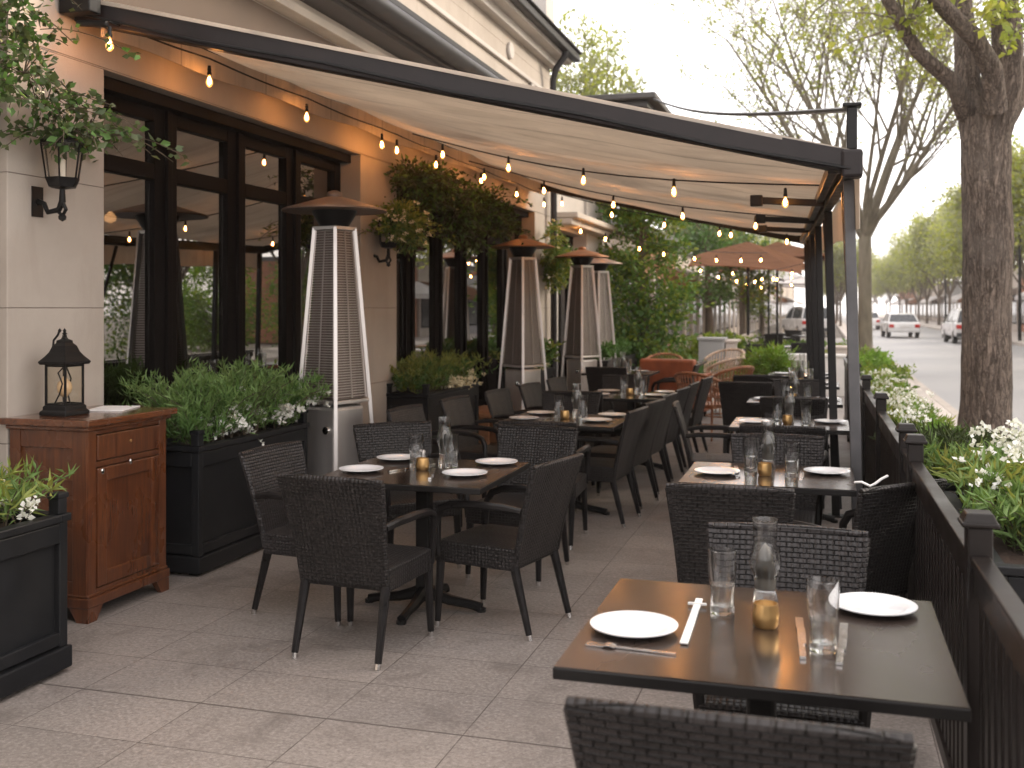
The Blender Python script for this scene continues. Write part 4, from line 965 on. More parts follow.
chg.put((-2.72, 8.55, 0), E-.1, 'wicker chair with its back to the windows at the second table', GL)
ch.put((-2.62, 9.45, 0), E-.1, 'wicker chair with its back to the windows between second and third tables', GL)
ch.put((-2.55, 10.35, 0), E-.1, 'wicker chair on the wall side of the third window side table', GL)
ch.put((-2.50, 11.25, 0), E-.1, 'wicker chair on the wall side just past the third table', GL)
ch.put((-2.26, 9.15, 0), S, 'wicker armchair facing us at the far side of the second window side table', GL)
ch.put((-2.24, 9.88, 0), 0, 'wicker chair with its back to us at the third window side table', GL)
ch.put((-2.2, 11.6, 0), S, 'wicker chair facing us at the far side of the third window side table', GL)
ch.put((-2.05, 14.6, 0), W, 'wicker chair on the aisle side of the farthest window side table', GL)
ch.put((-2.75, 13.9, 0), 0, 'wicker chair with its back to us at the farthest window side table', GL)
ch.put((-.17, 2.40, 0), 0, 'wicker chair at the bottom edge of the photo, cut off by it', GR, (1.18, 1, 1))
chg.put((-.13, 3.48, 0), S, 'wicker chair facing us across the nearest railing side table', GR)
chn.put((-.40, 5.02, 0), 0, 'wicker chair with its back to us at the second railing side table', GR)
ch.put((.07, 5.18, 0), W-.75, 'dark wicker armchair with white strap leaning by the railing', GR)
chg.put((-.28, 6.24, 0), S, 'wicker armchair facing us across the second railing side table', GR)
ch.put((-.27, 7.48, 0), 0, 'wicker chair with its back to us at the third railing side table', GR)
ch.put((-.80, 8.60, 0), E+.1, 'wicker armchair on the aisle side of the third railing side table', GR)
ch.put((-.25, 9.1, 0), S, 'wicker armchair facing us across the third railing side table', GR)
ch.put((-.27, 9.75, 0), 0, 'wicker chair with its back to us at the fourth railing side table', GR)
ch.put((-.80, 11.6, 0), 0.0, 'tall dark wicker armchair in the aisle beside the fourth railing side table', GR)
ch.put((-.82, 12.8, 0), 0.2, 'dark wicker armchair in the aisle, farther than the fourth railing side table', GR)
ch.put((-.27, 11.45, 0), S, 'wicker chair facing us across the fourth railing side table', GR)
ch.put((-.30, 12.2, 0), 0, 'wicker chair with its back to us at the fifth railing side table', GR)
b = MB(); b.tube([(.0, 0, 0), (.04, -.03, .01), (.09, -.05, -.01), (.12, -.02, .0), (.16, .0, .03), (.2, .02, .05)], .008, 6, flat=1.6); o = b.build('strap', M['linen'], None, smooth=True); o.location = (.13, 5.00, .86); o.scale = (.7, .7, .7); tag(o, 'white strap tied at the back of the leaning dark chair', 'strap')

# ================================================================== TABLES
def make_table(label, w, d, th=.03):
    r = thing('dining_table', label, 'table')
    b = MB(); b.box(-w/2+.004, -d/2+.004, .7495, w/2-.004, d/2-.004, .752); b.build('table_top', M['table_top'], r)
    b = MB(); b.box(-w/2, -d/2, .752-th-.003, w/2, d/2, .7495); b.box(-.2, -.2, .700, .2, .2, .718); b.build('edge', M['table_edge'], r, bevel=.004)
    b = MB(); b.box(-.04, -.04, .04, .04, .04, .70); b.build('pole', M['black_metal'], r, bevel=.012)
    for k in range(4):
        a = k*pi/2; c, s = cos(a), sin(a); b = MB()
        b.tube([(c*t, s*t, z) for t, z in ((.0, .10), (.06, .075), (.15, .05), (.27, .035), (.33, .022))], [.04, .035, .028, .024, .026], 8)
        b.tube([(c*.33, s*.33, .02), (c*.33, s*.33, 0)], .026, 8); b.build('foot', M['black_metal'], r, smooth=True)
    return r
TL = Proto(make_table('x', .95, .92)); TR = Proto(make_table('x', .88, .76)); TN = Proto(make_table('x', .97, .90))
GT = 'dark tables on the window side'; GU = 'dark tables along the railing'
TT = []
def tb(pr, x, y, label, short, g, lay, rz=0): pr.put((x, y, 0), rz, label, g); TT.append((x, y, short, lay, rz))
tb(TL, -2.12, 5.42, 'dark square table nearest to us on the window side', 'nearest window side table', GT, 'L')
tb(TL, -2.00, 8.25, 'second dark table on the window side, chairs packed around it', 'second window side table', GT, 'L')
tb(TL, -1.92, 10.75, 'third dark table on the window side, before the brown armchair', 'third window side table', GT, 'L')
tb(TL, -2.75, 14.6, 'farthest dark table on the window side', 'farthest window side table', GT, 'F')
tb(TN, -.17, 3.0, 'big dark table nearest to us beside the railing', 'nearest railing side table', GU, 'N')
tb(TR, -.29, 5.82, 'second dark table along the railing', 'second railing side table', GU, 'R')
tb(TR, -.26, 8.45, 'third dark table along the railing', 'third railing side table', GU, 'R')
tb(TR, -.28, 10.6, 'fourth dark table along the railing', 'fourth railing side table', GU, 'R')
tb(TR, -.28, 12.9, 'fifth dark table along the railing', 'fifth railing side table', GU, 'F')
tb(TR, -.30, 14.7, 'last dark table along the railing under the far beam', 'last railing side table', GU, 'F')

def P_plate():
    r = thing('plate', 'x', 'plate'); b = MB(); b.lathe([(.05, 0), (.07, .002), (.095, .010), (.122, .017), (.1225, .020), (.119, .0205), (.090, .014), (.07, .008), (.0, .007)], 40); b.build('dish', M['ceramic'], r, smooth=True, angle=60); return r
def single(mb, name, mat, cat, smooth=True, angle=50): o = mb.build(name, M[mat], None, smooth=smooth, angle=angle); o['category'] = cat; return o
def flat_(prof, n=40): b = MB(); b.lathe(prof, n); return b
plate = Proto(single(flat_([(.05, 0), (.07, .002), (.095, .010), (.122, .017), (.1225, .020), (.119, .0205), (.090, .014), (.07, .008), (.0, .007)]), 'plate', 'ceramic', 'plate', True, 60))
def tumbler():
    r = thing('drinking_glass', 'x', 'glass')
    b = MB(); b.lathe([(.0, .0), (.034, .0), (.036, .006), (.033, .05), (.040, .11), (.0425, .15), (.041, .185), (.039, .186), (.0395, .15), (.037, .11), (.030, .05), (.028, .022), (.0, .020)], 28); b.build('bowl', M['glass'], r, smooth=True)
    b = MB(); b.lathe([(.0, .021), (.027, .023), (.0295, .05), (.034, .085), (.0, .085)], 24); b.build('water', M['water'], r, smooth=True); return r
gl = Proto(tumbler())
def hurricane():
    r = thing('oil_lamp', 'x', 'table lamp')
    b = MB(); b.lathe_open([(.030, .06), (.033, .10), (.046, .135), (.046, .16), (.034, .20), (.036, .26), (.038, .272), (.036, .272), (.034, .26), (.032, .20), (.044, .16), (.044, .135), (.031, .10)], 28); b.build('chimney', M['glass'], r, smooth=True)
    b = MB(); b.lathe([(0, 0), (.036, 0), (.037, .01), (.034, .05), (.030, .06), (.0, .061)], 24); b.build('base', M['glass'], r, smooth=True)
    b = MB(); b.lathe([(0, .062), (.022, .064), (.030, .12), (.020, .17), (.006, .195), (0, .20)], 16); b.build('wick_cone', M['wax'], r, smooth=True); return r
hu = Proto(hurricane())
def votive():
    r = thing('candle_cup', 'x', 'candle holder')
    b = MB(); b.lathe([(0, 0), (.030, 0), (.036, .01), (.038, .035), (.034, .066), (.031, .066), (.034, .035), (.030, .012), (0, .010)], 24); b.build('cup', M['brass'], r, smooth=True)
    b = MB(); b.lathe([(0, .011), (.029, .012), (.031, .045), (0, .046)], 16); b.build('candle', M['wax'], r, smooth=True); return r
vo = Proto(votive())
b = MB(); b.lathe([(0, 0), (.02, 0), (.022, .03), (.015, .06), (.018, .075), (.012, .085), (0, .088)], 16); sh = Proto(single(b, 'salt_shaker', 'steel', 'salt shaker'))
b = MB(); b.slab(lambda u, v: ((-.011+.022*u+(0 if v > .5 else .002), .24*v, .004+.002*sin(pi*v)), (0, 0, 1)), 2, 10, .003); b.box(-.008, -.12, .001, .008, 0, .009); kn = Proto(single(b, 'knife', 'silver', 'knife'))
b = MB(); b.box(-.005, -.10, .002, .005, .06, .005); b.slab(lambda u, v: ((-.014+.028*u, .06+.035*v, .004+.004*sin(pi*v)), (0, 0, 1)), 2, 4, .002)
for i in range(4): b.box(-.0135+i*.0075, .095, .003, -.0095+i*.0075, .14, .005)
fk = Proto(single(b, 'fork', 'silver', 'fork'))

LAY = {
 'L': dict(plate=[(-.32, -.13, 'near wall corner'), (-.30, .33, 'far wall corner'), (.31, .34, 'far aisle corner'), (.27, -.10, 'near aisle corner')], glass=[(.10, .16, 'aisle side of the lamp'), (-.09, .10, 'wall side of the lamp')], lamp=[(.03, .24)], cup=[(-.02, .02)], shaker=[(-.09, .20)], knife=[(.10, -.16, .3), (-.12, .0, -.4)], fork=[], napkin=[]),
 'N': dict(plate=[(-.34, -.10, 'aisle side'), (.31, .30, 'railing side')], glass=[(-.12, .14, 'aisle side of the lamp'), (.165, -.13, 'railing side of the lamp')], lamp=[(.0, .20)], cup=[(.01, .04)], shaker=[], knife=[(.11, -.10, 0.05), (.21, -.12, -.05)], fork=[(-.30, -.27, 1.5)], napkin=[]),
 'R': dict(plate=[(-.27, -.05, 'aisle side'), (.30, .12, 'railing side')], glass=[(-.10, .07, 'aisle side of the lamp'), (.12, -.06, 'railing side of the lamp')], lamp=[(-.01, .13)], cup=[(-.02, -.03)], shaker=[], knife=[(.17, -.08, 0), (-.17, .0, .1)], fork=[], napkin=[]),
 'F': dict(plate=[(-.27, .0, 'aisle side'), (.27, .05, 'railing side')], glass=[(-.10, .07, 'one side of the lamp'), (.12, -.06, 'other side of the lamp')], lamp=[(0, .12)], cup=[(0, 0)], shaker=[], knife=[], fork=[], napkin=[]),
}
q = random.Random(3)
for x, y, short, lay, rz in TT:
    Ly = LAY[lay]; z = .7525
    if lay == 'F' and x < -1: Ly = dict(Ly, plate=[(-.27, .0, 'wall side'), (.27, .05, 'aisle side')])
    if lay == 'F': Ly = dict(Ly, glass=[(-.10, .07, 'aisle side of the lamp' if x > -1 else 'wall side of the lamp'), (.12, -.06, 'railing side of the lamp' if x > -1 else 'aisle side of the lamp')])
    far = y > 9
    for a, c, w_ in Ly['plate']: plate.put((x+a, y+c, z), q.uniform(0, 6), f'round white plate at the {w_} of the {short}' if 'corner' in w_ else f'round white plate on the {w_} of the {short}', 'white plates on the tables')
    for a, c, w_ in Ly['glass']: gl.put((x+a, y+c, z), q.uniform(0, 6), f'clear drinking glass on the {w_}, {short}', 'drinking glasses on the tables')
    for a, c in Ly['lamp']: hu.put((x+a, y+c, z), 0, f'tall glass lamp chimney in the middle of the {short}', 'glass lamps on the tables')
    for a, c in Ly['cup']: vo.put((x+a, y+c, z), 0, f'small brass candle cup in the middle of the {short}', 'brass candle cups on the tables')
    for a, c in Ly['shaker']: sh.put((x+a, y+c, z), 0, f'small steel shaker beside the lamp on the {short}', 'shakers on the tables')
    side = ['beside the drinking glass near the candle cup', 'beside the farther plate']
    for i, (a, c, r_) in enumerate(Ly['knife']): 
        w_ = {'N': ['on the aisle side of the railing side glass', 'between the railing side glass and plate'], 'R': ['beside the railing side plate', 'beside the aisle side plate'], 'L': ['beside the near aisle corner plate', 'beside the near wall corner plate']}[lay][i]
        kn.put((x+a, y+c, z), r_, f'table knife {w_}, {short}', 'knives on the tables')
    for a, c, r_ in Ly['fork']: fk.put((x+a, y+c, z), r_, f'fork lying in front of the aisle side plate on the {short}', 'forks on the tables')
b = MB(); b.slab(lambda u, v: ((-.011+.022*u, -.22+.44*v, .005), (0, 0, 1)), 2, 8, .006); b.box(-.028, .15, .004, .028, .158, .012)
o = b.build('wrapped_cutlery', M['linen'], None, bevel=.002); o.location = (-.365, 3.03, .7525); o.rotation_euler = (0, 0, .02); tag(o, 'white wrapped cutlery roll between plate and glass on the nearest railing side table', 'cutlery roll')
# ================================================================== TREES
def grow(seed, H_, fork, r0, spread, limbs, depth=3, kids=(5, 5), lean=(0, 0), up=.55, tube_min=.006, n0=10, curve=.25):
    """vase shaped tree; returns MB of wood and twig polylines"""
    q = random.Random(seed); b = MB(); tw = []
    top = Vector((lean[0], lean[1], fork))
    b.tube([Vector((0, 0, -.05)), Vector((0, 0, .15)), Vector((lean[0]*.3, lean[1]*.3, fork*.4)), Vector((lean[0]*.7, lean[1]*.7, fork*.75)), top], [r0*1.35, r0*1.08, r0*.95, r0*.88, r0*.85], n0)
    def branch(p, d, ln, r, lev):
        k = 6; pl = [p.copy()]; rs = [r]; v = d.normalized()
        for i in range(k):
            v = (v + Vector((q.gauss(0, curve*.35), q.gauss(0, curve*.35), q.gauss(0, .06) + (.10 if lev < 2 else .02)))).normalized()
            p = p + v*ln/k; pl.append(p.copy()); rs.append(max(tube_min*.6, r*(1-.75*(i+1)/k)))
        b.tube(pl, rs, 7 if lev == 0 else (5 if lev == 1 else 3), caps=False)
        if lev >= depth-1: tw.append(pl); return
        nk = kids[min(lev, len(kids)-1)]
        for j in range(nk):
            t = .25 + .75*(j+q.random())/nk; i = min(int(t*k), k-1); bp = pl[i].lerp(pl[i+1], t*k-i); d0 = (pl[i+1]-pl[i]).normalized()
            a = q.uniform(0, 2*pi); s = Vector((cos(a), sin(a), q.uniform(-.1, .5))); s = (s - d0*s.dot(d0)*.6).normalized()
            branch(bp, d0*.75+s*.75, ln*(.62-.22*t)*q.uniform(.8, 1.2), max(tube_min, rs[i]*.55), lev+1)
    for j in range(limbs):
        a = 2*pi*(j+q.uniform(-.3, .3))/limbs; el = q.uniform(.35, 1.0)*spread
        d = Vector((cos(a)*el, sin(a)*el, 1)); branch(top - Vector((0, 0, q.uniform(0, fork*.12))), d, (H_-fork)*q.uniform(.75, 1.05), r0*q.uniform(.38, .55), 0)
    return b, tw

def make_tree(name, label, cat, loc, seed, H_, fork, r0, spread, limbs, depth, kids, per, lsize, lmat, bark, rz=0, asp=.6, scat=.08, group=None, lean=(0, 0), jit=.8, lmat2=None, t0=.1, tube_min=.008):
    r = thing(name, label, cat, loc, rz, group)
    b, tw = grow(seed, H_, fork, r0, spread, limbs, depth, kids, lean, tube_min=tube_min)
    b.build('trunk', M[bark], r, smooth=True)
    P, D = along(tw, per, t0, .8, .2, seed, scat)
    if lmat2: leaves('crown', P[::3], D[::3], lsize, M[lmat2], r, asp, jit); P = [p for i, p in enumerate(P) if i % 3]; D = [p for i, p in enumerate(D) if i % 3]
    leaves('crown', P, D, lsize, M[lmat], r, asp, jit)
    return r

# hero tree beside the sidewalk
ht = thing('street_tree', 'thick rough barked street tree rising beside the near flower boxes', 'tree', at(984, 460, 11.2)*1.0)
ht.location.z = 0; base = ht.location.copy()
def loc_(u, v, d=11.2): p = at(u, v, d); return p - base
def trunk_tube(b, pts, rad, n, seed, amp=.035, nz=90):
    # resample and push ridges out for rough bark
    pts = [Vector(p) for p in pts]; Lg = [0]
    for i in range(1, len(pts)): Lg.append(Lg[-1]+(pts[i]-pts[i-1]).length)
    P, R_ = [], []
    for k in range(nz+1):
        s = Lg[-1]*k/nz; i = max(j for j in range(len(Lg)) if Lg[j] <= s+1e-9); i = min(i, len(pts)-2); t = (s-Lg[i])/(Lg[i+1]-Lg[i]); t2 = t*t*(3-2*t)
        P.append(pts[i].lerp(pts[i+1], t)); R_.append(rad[i]+(rad[i+1]-rad[i])*t2)
    o = len(b.v); b.tube(P, R_, n)
    for k in range(nz+1):
        for j in range(n):
            v = Vector(b.v[o+k*n+j]); c = P[k]; d = v-c; a = 2*pi*j/n
            rid = 1-abs(noise.noise(Vector((cos(a)*3.2+seed, sin(a)*3.2, P[k].z*.75+ .35*noise.noise(Vector((cos(a)*2, sin(a)*2, P[k].z*3)))))))*2.4
            big = noise.noise(Vector((cos(a)*.9, sin(a)*.9+seed, P[k].z*1.1)))
            rid2 = 1-abs(noise.noise(Vector((cos(a)*7+seed, sin(a)*7, P[k].z*1.9))))*2
            v = c + d*(1 + (amp*rid + amp*.4*rid2 + .07*big*min(1, R_[k]/.2))/1.0)
            b.v[o+k*n+j] = tuple(v)
b = MB()
trunk_tube(b, [loc_(984, 470), loc_(984, 452), loc_(986, 400), loc_(987, 320), loc_(988, 240), loc_(986, 190), loc_(986, 150), loc_(985, 118)], [.35, .27, .245, .235, .24, .23, .235, .235], 72, 1.3, .05, 200)
trunk_tube(b, [loc_(978, 140), loc_(968, 95, 11.3), loc_(966, 50, 11.4), loc_(962, 0, 11.6), loc_(950, -120, 12), loc_(925, -260, 12.6)], [.16, .13, .115, .10, .08, .04], 40, 4.1, .05, 90)
trunk_tube(b, [loc_(990, 135), loc_(1004, 95, 11.1), loc_(1008, 50, 11.0), loc_(1004, 0, 10.9), loc_(1015, -120, 10.5), loc_(1060, -280, 10)], [.20, .17, .15, .13, .10, .05], 40, 5.1, .05, 90)
trunk_tube(b, [loc_(966, 115), loc_(955, 84, 11), loc_(938, 70, 10.9), loc_(918, 52, 10.8), loc_(903, 28, 10.7), loc_(888, 0, 10.6), loc_(850, -70, 10.4), loc_(800, -180, 10)], [.10, .085, .072, .066, .062, .058, .05, .03], 28, 6.2, .05, 90)
trunk_tube(b, [loc_(994, 110, 10.9), loc_(992, 70, 10.7), loc_(975, 38, 10.6), loc_(952, 16, 10.5), loc_(930, -8, 10.4), loc_(880, -80, 10.2)], [.13, .10, .085, .078, .072, .04], 28, 7.2, .05, 80)
trunk_tube(b, [loc_(1000, 120, 11.2), loc_(1022, 84, 11.3), loc_(1045, 40, 11.4), loc_(1080, -40, 11.5), loc_(1140, -160, 11.5)], [.15, .12, .10, .08, .04], 28, 8.2, .05, 60)
b.build('trunk', M['bark'], ht, smooth=True, angle=80)
tw = []; q = random.Random(8); b = MB()
for (u, v, d) in ((850, -70, 10.4), (888, -10, 10.6), (800, -180, 10), (880, -80, 10.2), (925, -200, 12.6), (950, -120, 12), (1015, -120, 10.5), (1060, -280, 10), (1080, -40, 11.5), (1140, -160, 11.5), (962, -20, 11.6), (1006, -30, 10.9), (905, 25, 10.7), (1040, 40, 11.4)):
    p0 = loc_(u, v, d)
    for _ in range(9):
        pl = [p0.copy()]; vv = Vector((q.gauss(0, .5), q.gauss(0, .5), q.uniform(.0, .9))).normalized()*q.uniform(.10, .22); p = p0.copy()
        for i in range(7): p = p+vv; vv = vv+Vector((q.gauss(0, .025), q.gauss(0, .025), q.gauss(0, .02))); pl.append(p.copy())
        tw.append(pl); b.tube(pl, [.016-.002*i for i in range(8)], 4, caps=False)
for (u, v, d, du, dv) in ((1024, 10, 10.6, -30, 12), (1028, -10, 10.6, -45, 32), (1028, 20, 10.4, -22, 30), (940, -10, 10.5, -18, 24), (906, 20, 10.6, 26, 14), (1000, 0, 10.3, -20, 20)):
    p0, p1 = loc_(u, v, d), loc_(u+du, v+dv, d-.1); pl = [p0.lerp(p1, t/7)+Vector((0, 0, .03*sin(pi*t/7))) for t in range(8)]; tw.append(pl); tw.append(pl); b.tube(pl, .006, 4, caps=False)
b.build('branch', M['bark_olive'], ht, smooth=True)
P, D = along(tw, 22, .2, .7, -.1, 5, .05); leaves('crown', P, D, .085, M['l_spring'], ht, .7, .8)

p = at(865, 364, 31); p.z = 0
make_tree('street_tree', 'bare limbed spring tree with sparse yellow buds past the awning corner', 'tree', p, 12, 12.2, 4.0, .21, 1.0, 14, 4, (7, 5, 4), 11, .10, 'l_spring', 'bark_olive', 0, .6, .07, 'street trees on the near side', t0=.0, tube_min=.011)
# trees lining the road
tv = [make_tree('roadside_tree', 'x', 'tree', (0, 0, 0), s, h, 2.5, .13, .85, 9, 3, (9, 7), 24, .22, m, 'bark_far', 0, .7, .30, lmat2=m2) for s, h, m, m2 in ((21, 8.0, 'l_pale', 'l_spring'), (22, 7.6, 'l_pale', 'l_spring'), (23, 8.6, 'l_spring', 'l_pale'))]
TV = [Proto(t) for t in tv]; q = random.Random(14); GTn = 'pale green trees lining the far side of the road'
ys = [14, 21, 28.5, 36, 44, 52, 60, 69, 78, 88, 98, 109, 121, 134, 148, 163, 180, 200, 225, 250]
ords = ['first', 'second', 'third', 'fourth', 'fifth', 'sixth', 'seventh', 'eighth', 'ninth', 'tenth', 'eleventh', 'twelfth', 'thirteenth', 'fourteenth', 'fifteenth', 'sixteenth', 'seventeenth', 'eighteenth', 'nineteenth', 'twentieth']
for i, y in enumerate(ys):
    s = q.uniform(.9, 1.12)
    TV[i % 3].put((10.4+q.uniform(-.4, .4), y, 0), q.uniform(0, 6), f'pale spring tree, {ords[i]} from the camera along the far pavement', GTn, s)
for i, y in enumerate((100, 118, 138, 160, 190)):
    TV[(i+1) % 3].put((1.3+q.uniform(-.2, .3), y, 0), q.uniform(0, 6), f'pale spring tree, {ords[i]} beyond the bare limbed tree on the near pavement', 'street trees on the near side', q.uniform(.8, 1.0))

# leafy trees at the end of the restaurant
def bushy_tree(name, label, loc, h, rx, zlow, n, lsize, m1, m2, seed, tr=.09, group=None):
    q = random.Random(seed); r = thing(name, label, 'tree', loc, 0, group); b = MB(); P, D = [], []
    b.tube([(0, 0, -.05), (.03, 0, h*.3), (-.02, .02, h*.6), (0, 0, h*.85)], [tr*1.3, tr, tr*.7, tr*.3], 9)
    nl = int(n/85)
    for i in range(nl):
        z = q.uniform(zlow, h); t = (z-zlow)/(h-zlow); w_ = rx*(sin(pi*min(1, .12+t*.86))**.55); a = q.uniform(0, 2*pi); rr = w_*q.uniform(.35, 1.05)
        c = Vector((cos(a)*rr, sin(a)*rr, z)); st = Vector((0, 0, max(.3, z-rr*.6)))
        b.tube([st, st.lerp(c, .5)+Vector((0, 0, .05)), c], [.022, .014, .006], 4, caps=False)
        cr = q.uniform(.16, .34)*rx/.9
        for _ in range(85):
            d = Vector((q.gauss(0, 1), q.gauss(0, 1), q.gauss(0, .75))); P.append(c + d*cr*.62); D.append((c*.3 + d + Vector((0, 0, -.4))).normalized())
    b.build('trunk', M['bark_far'], r, smooth=True)
    leaves('crown', P[::2], D[::2], lsize, M[m1], r, .55, .5); leaves('crown', P[1::2], D[1::2], lsize, M[m2], r, .55, .5)
    return r
GB = 'leafy trees along the patio past the restaurant'
bushy_tree('leafy_tree', 'large dense green tree just past the pale corner building', (-3.35, 19.9, 0), 4.5, .85, .35, 13000, .10, 'l_dense', 'l_green', 3, group=GB)
bushy_tree('leafy_tree', 'small rounded grey green tree right of the dense green tree', (-3.0, 28.5, 0), 4.3, 1.0, 1.9, 3600, .12, 'l_grey', 'l_green', 5, .11, group=GB)
bushy_tree('leafy_tree', 'slim grey green tree beside the small rounded tree', (-2.45, 33, 0), 4.2, .8, 1.8, 2400, .12, 'l_grey', 'l_dense', 6, .10, group=GB)
bushy_tree('leafy_tree', 'distant green tree under the white parasols', (-2.6, 46, 0), 4.0, 1.2, 1.5, 2400, .14, 'l_dense', 'l_pale', 7, .10, group=GB)
GK = 'leafy park trees across the road'
pk = [bushy_tree('park_tree', 'x', (0, 0, 0), 4.6, 1.9, .5, 5200, .17, a_, b_, 31+i, .10, group=GK) for i, (a_, b_) in enumerate((('l_dense', 'l_green'), ('l_lime', 'l_dense')))]
PK = [Proto(t) for t in pk]; q = random.Random(4)
for i, (x, y) in enumerate(((13.5, 9), (14.5, 15), (13, 20.5), (15.5, 25), (13.2, 30), (14.2, 36.5), (13.4, 42), (18, 18), (18.5, 29), (18, 40))):
    PK[i % 2].put((x, y, -.1), q.uniform(0, 6), f'bushy green tree, {("first", "second", "third", "fourth", "fifth", "sixth", "seventh", "eighth", "ninth", "tenth")[i]} in the small park across the road', GK, q.uniform(.85, 1.15))
# tall pale trees behind the buildings
GP = 'tall pale trees behind the roofs'
def tall_tree(label, loc, h, rx, n, seed, m1='l_pale', m2='l_spring'):
    q = random.Random(seed); r = thing('tall_tree', label, 'tree', loc, 0, GP); b = MB(); P, D = [], []
    b.tube([(0, 0, -.05), (0, 0, h*.5)], [.28, .16], 8)
    for i in range(46):
        a = q.uniform(0, 2*pi); rr = rx*sqrt(q.random()); zt = h*(1-.32*(rr/rx)**2)*q.uniform(.82, 1.0); e = Vector((cos(a)*rr, sin(a)*rr, zt)); s = Vector((e.x*.15, e.y*.15, h*q.uniform(.25, .4)))
        pl = [s.lerp(e, t/8)+Vector((e.x, e.y, 0))*.25*sin(pi*t/8) for t in range(9)]; b.tube(pl, [.08-.009*t for t in range(9)], 4, caps=False)
        for _ in range(n//46):
            t = q.random()**.7*8; k = min(int(t), 7); p = pl[k].lerp(pl[k+1], t-k); w_ = .55*(1-t/9.5)+.10
            d = Vector((q.gauss(0, 1), q.gauss(0, 1), q.gauss(0, .8))); P.append(p+d*w_); D.append((d*.5+Vector((0, 0, .8))).normalized())
    b.build('trunk', M['bark_olive'], r, smooth=True); leaves('crown', P[::2], D[::2], .20, M[m1], r, .5, .6); leaves('crown', P[1::2], D[1::2], .20, M[m2], r, .5, .6)
tall_tree('tall feathery pale green tree rising behind the flat roof', (-8.6, 39, 0), 13.6, 2.5, 15000, 3)
tall_tree('tall pale green tree behind the restaurant roof corner', (-11.5, 37, 0), 12.5, 2.4, 11000, 4)
tall_tree('lower pale tree between the flat roof and the brown canopies', (-6.0, 52, 0), 9.5, 2.6, 9000, 5)
tall_tree('farther pale tree beyond the brown canopies', (-5.0, 70, 0), 9.5, 3.0, 7000, 6)

# ================================================================== FAR LEFT SIDE OF THE STREET
def shop(label, x0, y0, x1, y1, h, mat, face, nwin, awn=None, group='low shop buildings down the street', roof='roof_slate', zt=None):
    """one or two storey shop; face = -1 front looks to -X, +1 looks to +X"""
    r = thing('shop_building', label, 'building', ((x0+x1)/2, (y0+y1)/2, 0), 0, group); X, Y = (x1-x0)/2, (y1-y0)/2
    b = MB(); b.box(-X, -Y, -.1, X, Y, h); b.build('wall', M[mat], r)
    b = MB(); b.box(-X-.15, -Y-.02, h, X+.15, Y+.02, h+.22); b.build('roof', M[roof], r)
    fx_ = face*X
    for i in range(nwin):
        a = -Y + 2*Y*(i+.5)/nwin; ww = Y/nwin*.68
        for z0, z1 in ((.5, 2.6),) + (((3.4, 4.9),) if h > 5.4 else ()):
            b = MB(); xa, xb = sorted((fx_, fx_+face*.05)); b.box(xa, a-ww, z0, xb, a+ww, z1); f = b.build('window', M['dark_frame'], r)
            g = MB(); xa, xb = sorted((fx_+face*.05, fx_+face*.06)); g.box(xa, a-ww+.08, z0+.08, xb, a+ww-.08, z1-.08); g.build('pane', M['car_glass'], f)
        b = MB(); xa, xb = sorted((fx_, fx_+face*.12)); b.box(xa, -Y+2*Y*i/nwin-.12+(.13 if i == 0 else 0), 0, xb, -Y+2*Y*i/nwin+.12, 3.0); b.build('pilaster', M['pale_stone'], r)
    if awn:
        b = MB(); b.slab(lambda u, v: ((fx_+face*(.06+1.7*u), -Y*.92+1.84*Y*v, 3.15-.75*u+.06*sin(pi*u)), Vector((face*.4, 0, 1)).normalized()), 6, 8, .03); b.slab(lambda u, v: ((fx_+face*1.78, -Y*.92+1.84*Y*v, 2.40-.25*u), (face, 0, 0)), 1, 8, .02); b.build('awning', M[awn], r)
    return r
yy = 23.0
for i, (ln_, h, mat, nw) in enumerate(((7, 3.6, 'far_wall', 3), (8, 3.9, 'brick', 3), (9, 3.7, 'far_wall', 4), (10, 4.2, 'grey_wall', 4), (12, 4.0, 'far_wall', 4), (14, 4.4, 'grey_wall', 5), (20, 4.6, 'far_wall', 5), (30, 5.0, 'grey_wall', 6), (60, 5.4, 'far_wall', 8))):
    shop(f'{["tan", "brick red", "tan", "grey", "tan", "grey", "tan", "grey", "tan"][i]} low shop, {ords[i]} past the dense green tree', -12, yy, -5.2, yy+ln_-.15, h, mat, 1, nw, ('canvas_brown', None, 'canvas_white')[i % 3], 'low shops on the near side of the street'); yy += ln_
yy = 47.0
cols = [('brick', 'orange brick'), ('far_wall', 'tan'), ('grey_wall', 'grey'), ('brick', 'orange brick'), ('pale_stone', 'cream'), ('far_wall', 'tan'), ('brick', 'orange brick'), ('grey_wall', 'grey'), ('pale_stone', 'cream'), ('far_wall', 'tan'), ('brick', 'orange brick'), ('grey_wall', 'grey')]
for i, ln_ in enumerate((9, 8, 10, 9, 11, 10, 12, 14, 18, 24, 40)):
    m_, c_ = cols[i]; h = (4.0, 4.3, 4.2, 4.0, 4.6, 3.9, 4.4, 4.2, 4.5, 4.8, 5.2, 5.6)[i]
    shop(f'{c_} shop building across the road, {ords[i]} from the camera', 13.4, yy, 20, yy+ln_-.2, h, m_, -1, 3 if ln_ < 12 else 4, ('canvas_white', 'canvas_brown', 'canvas_white', None)[i % 4], 'shop buildings across the road'); yy += ln_

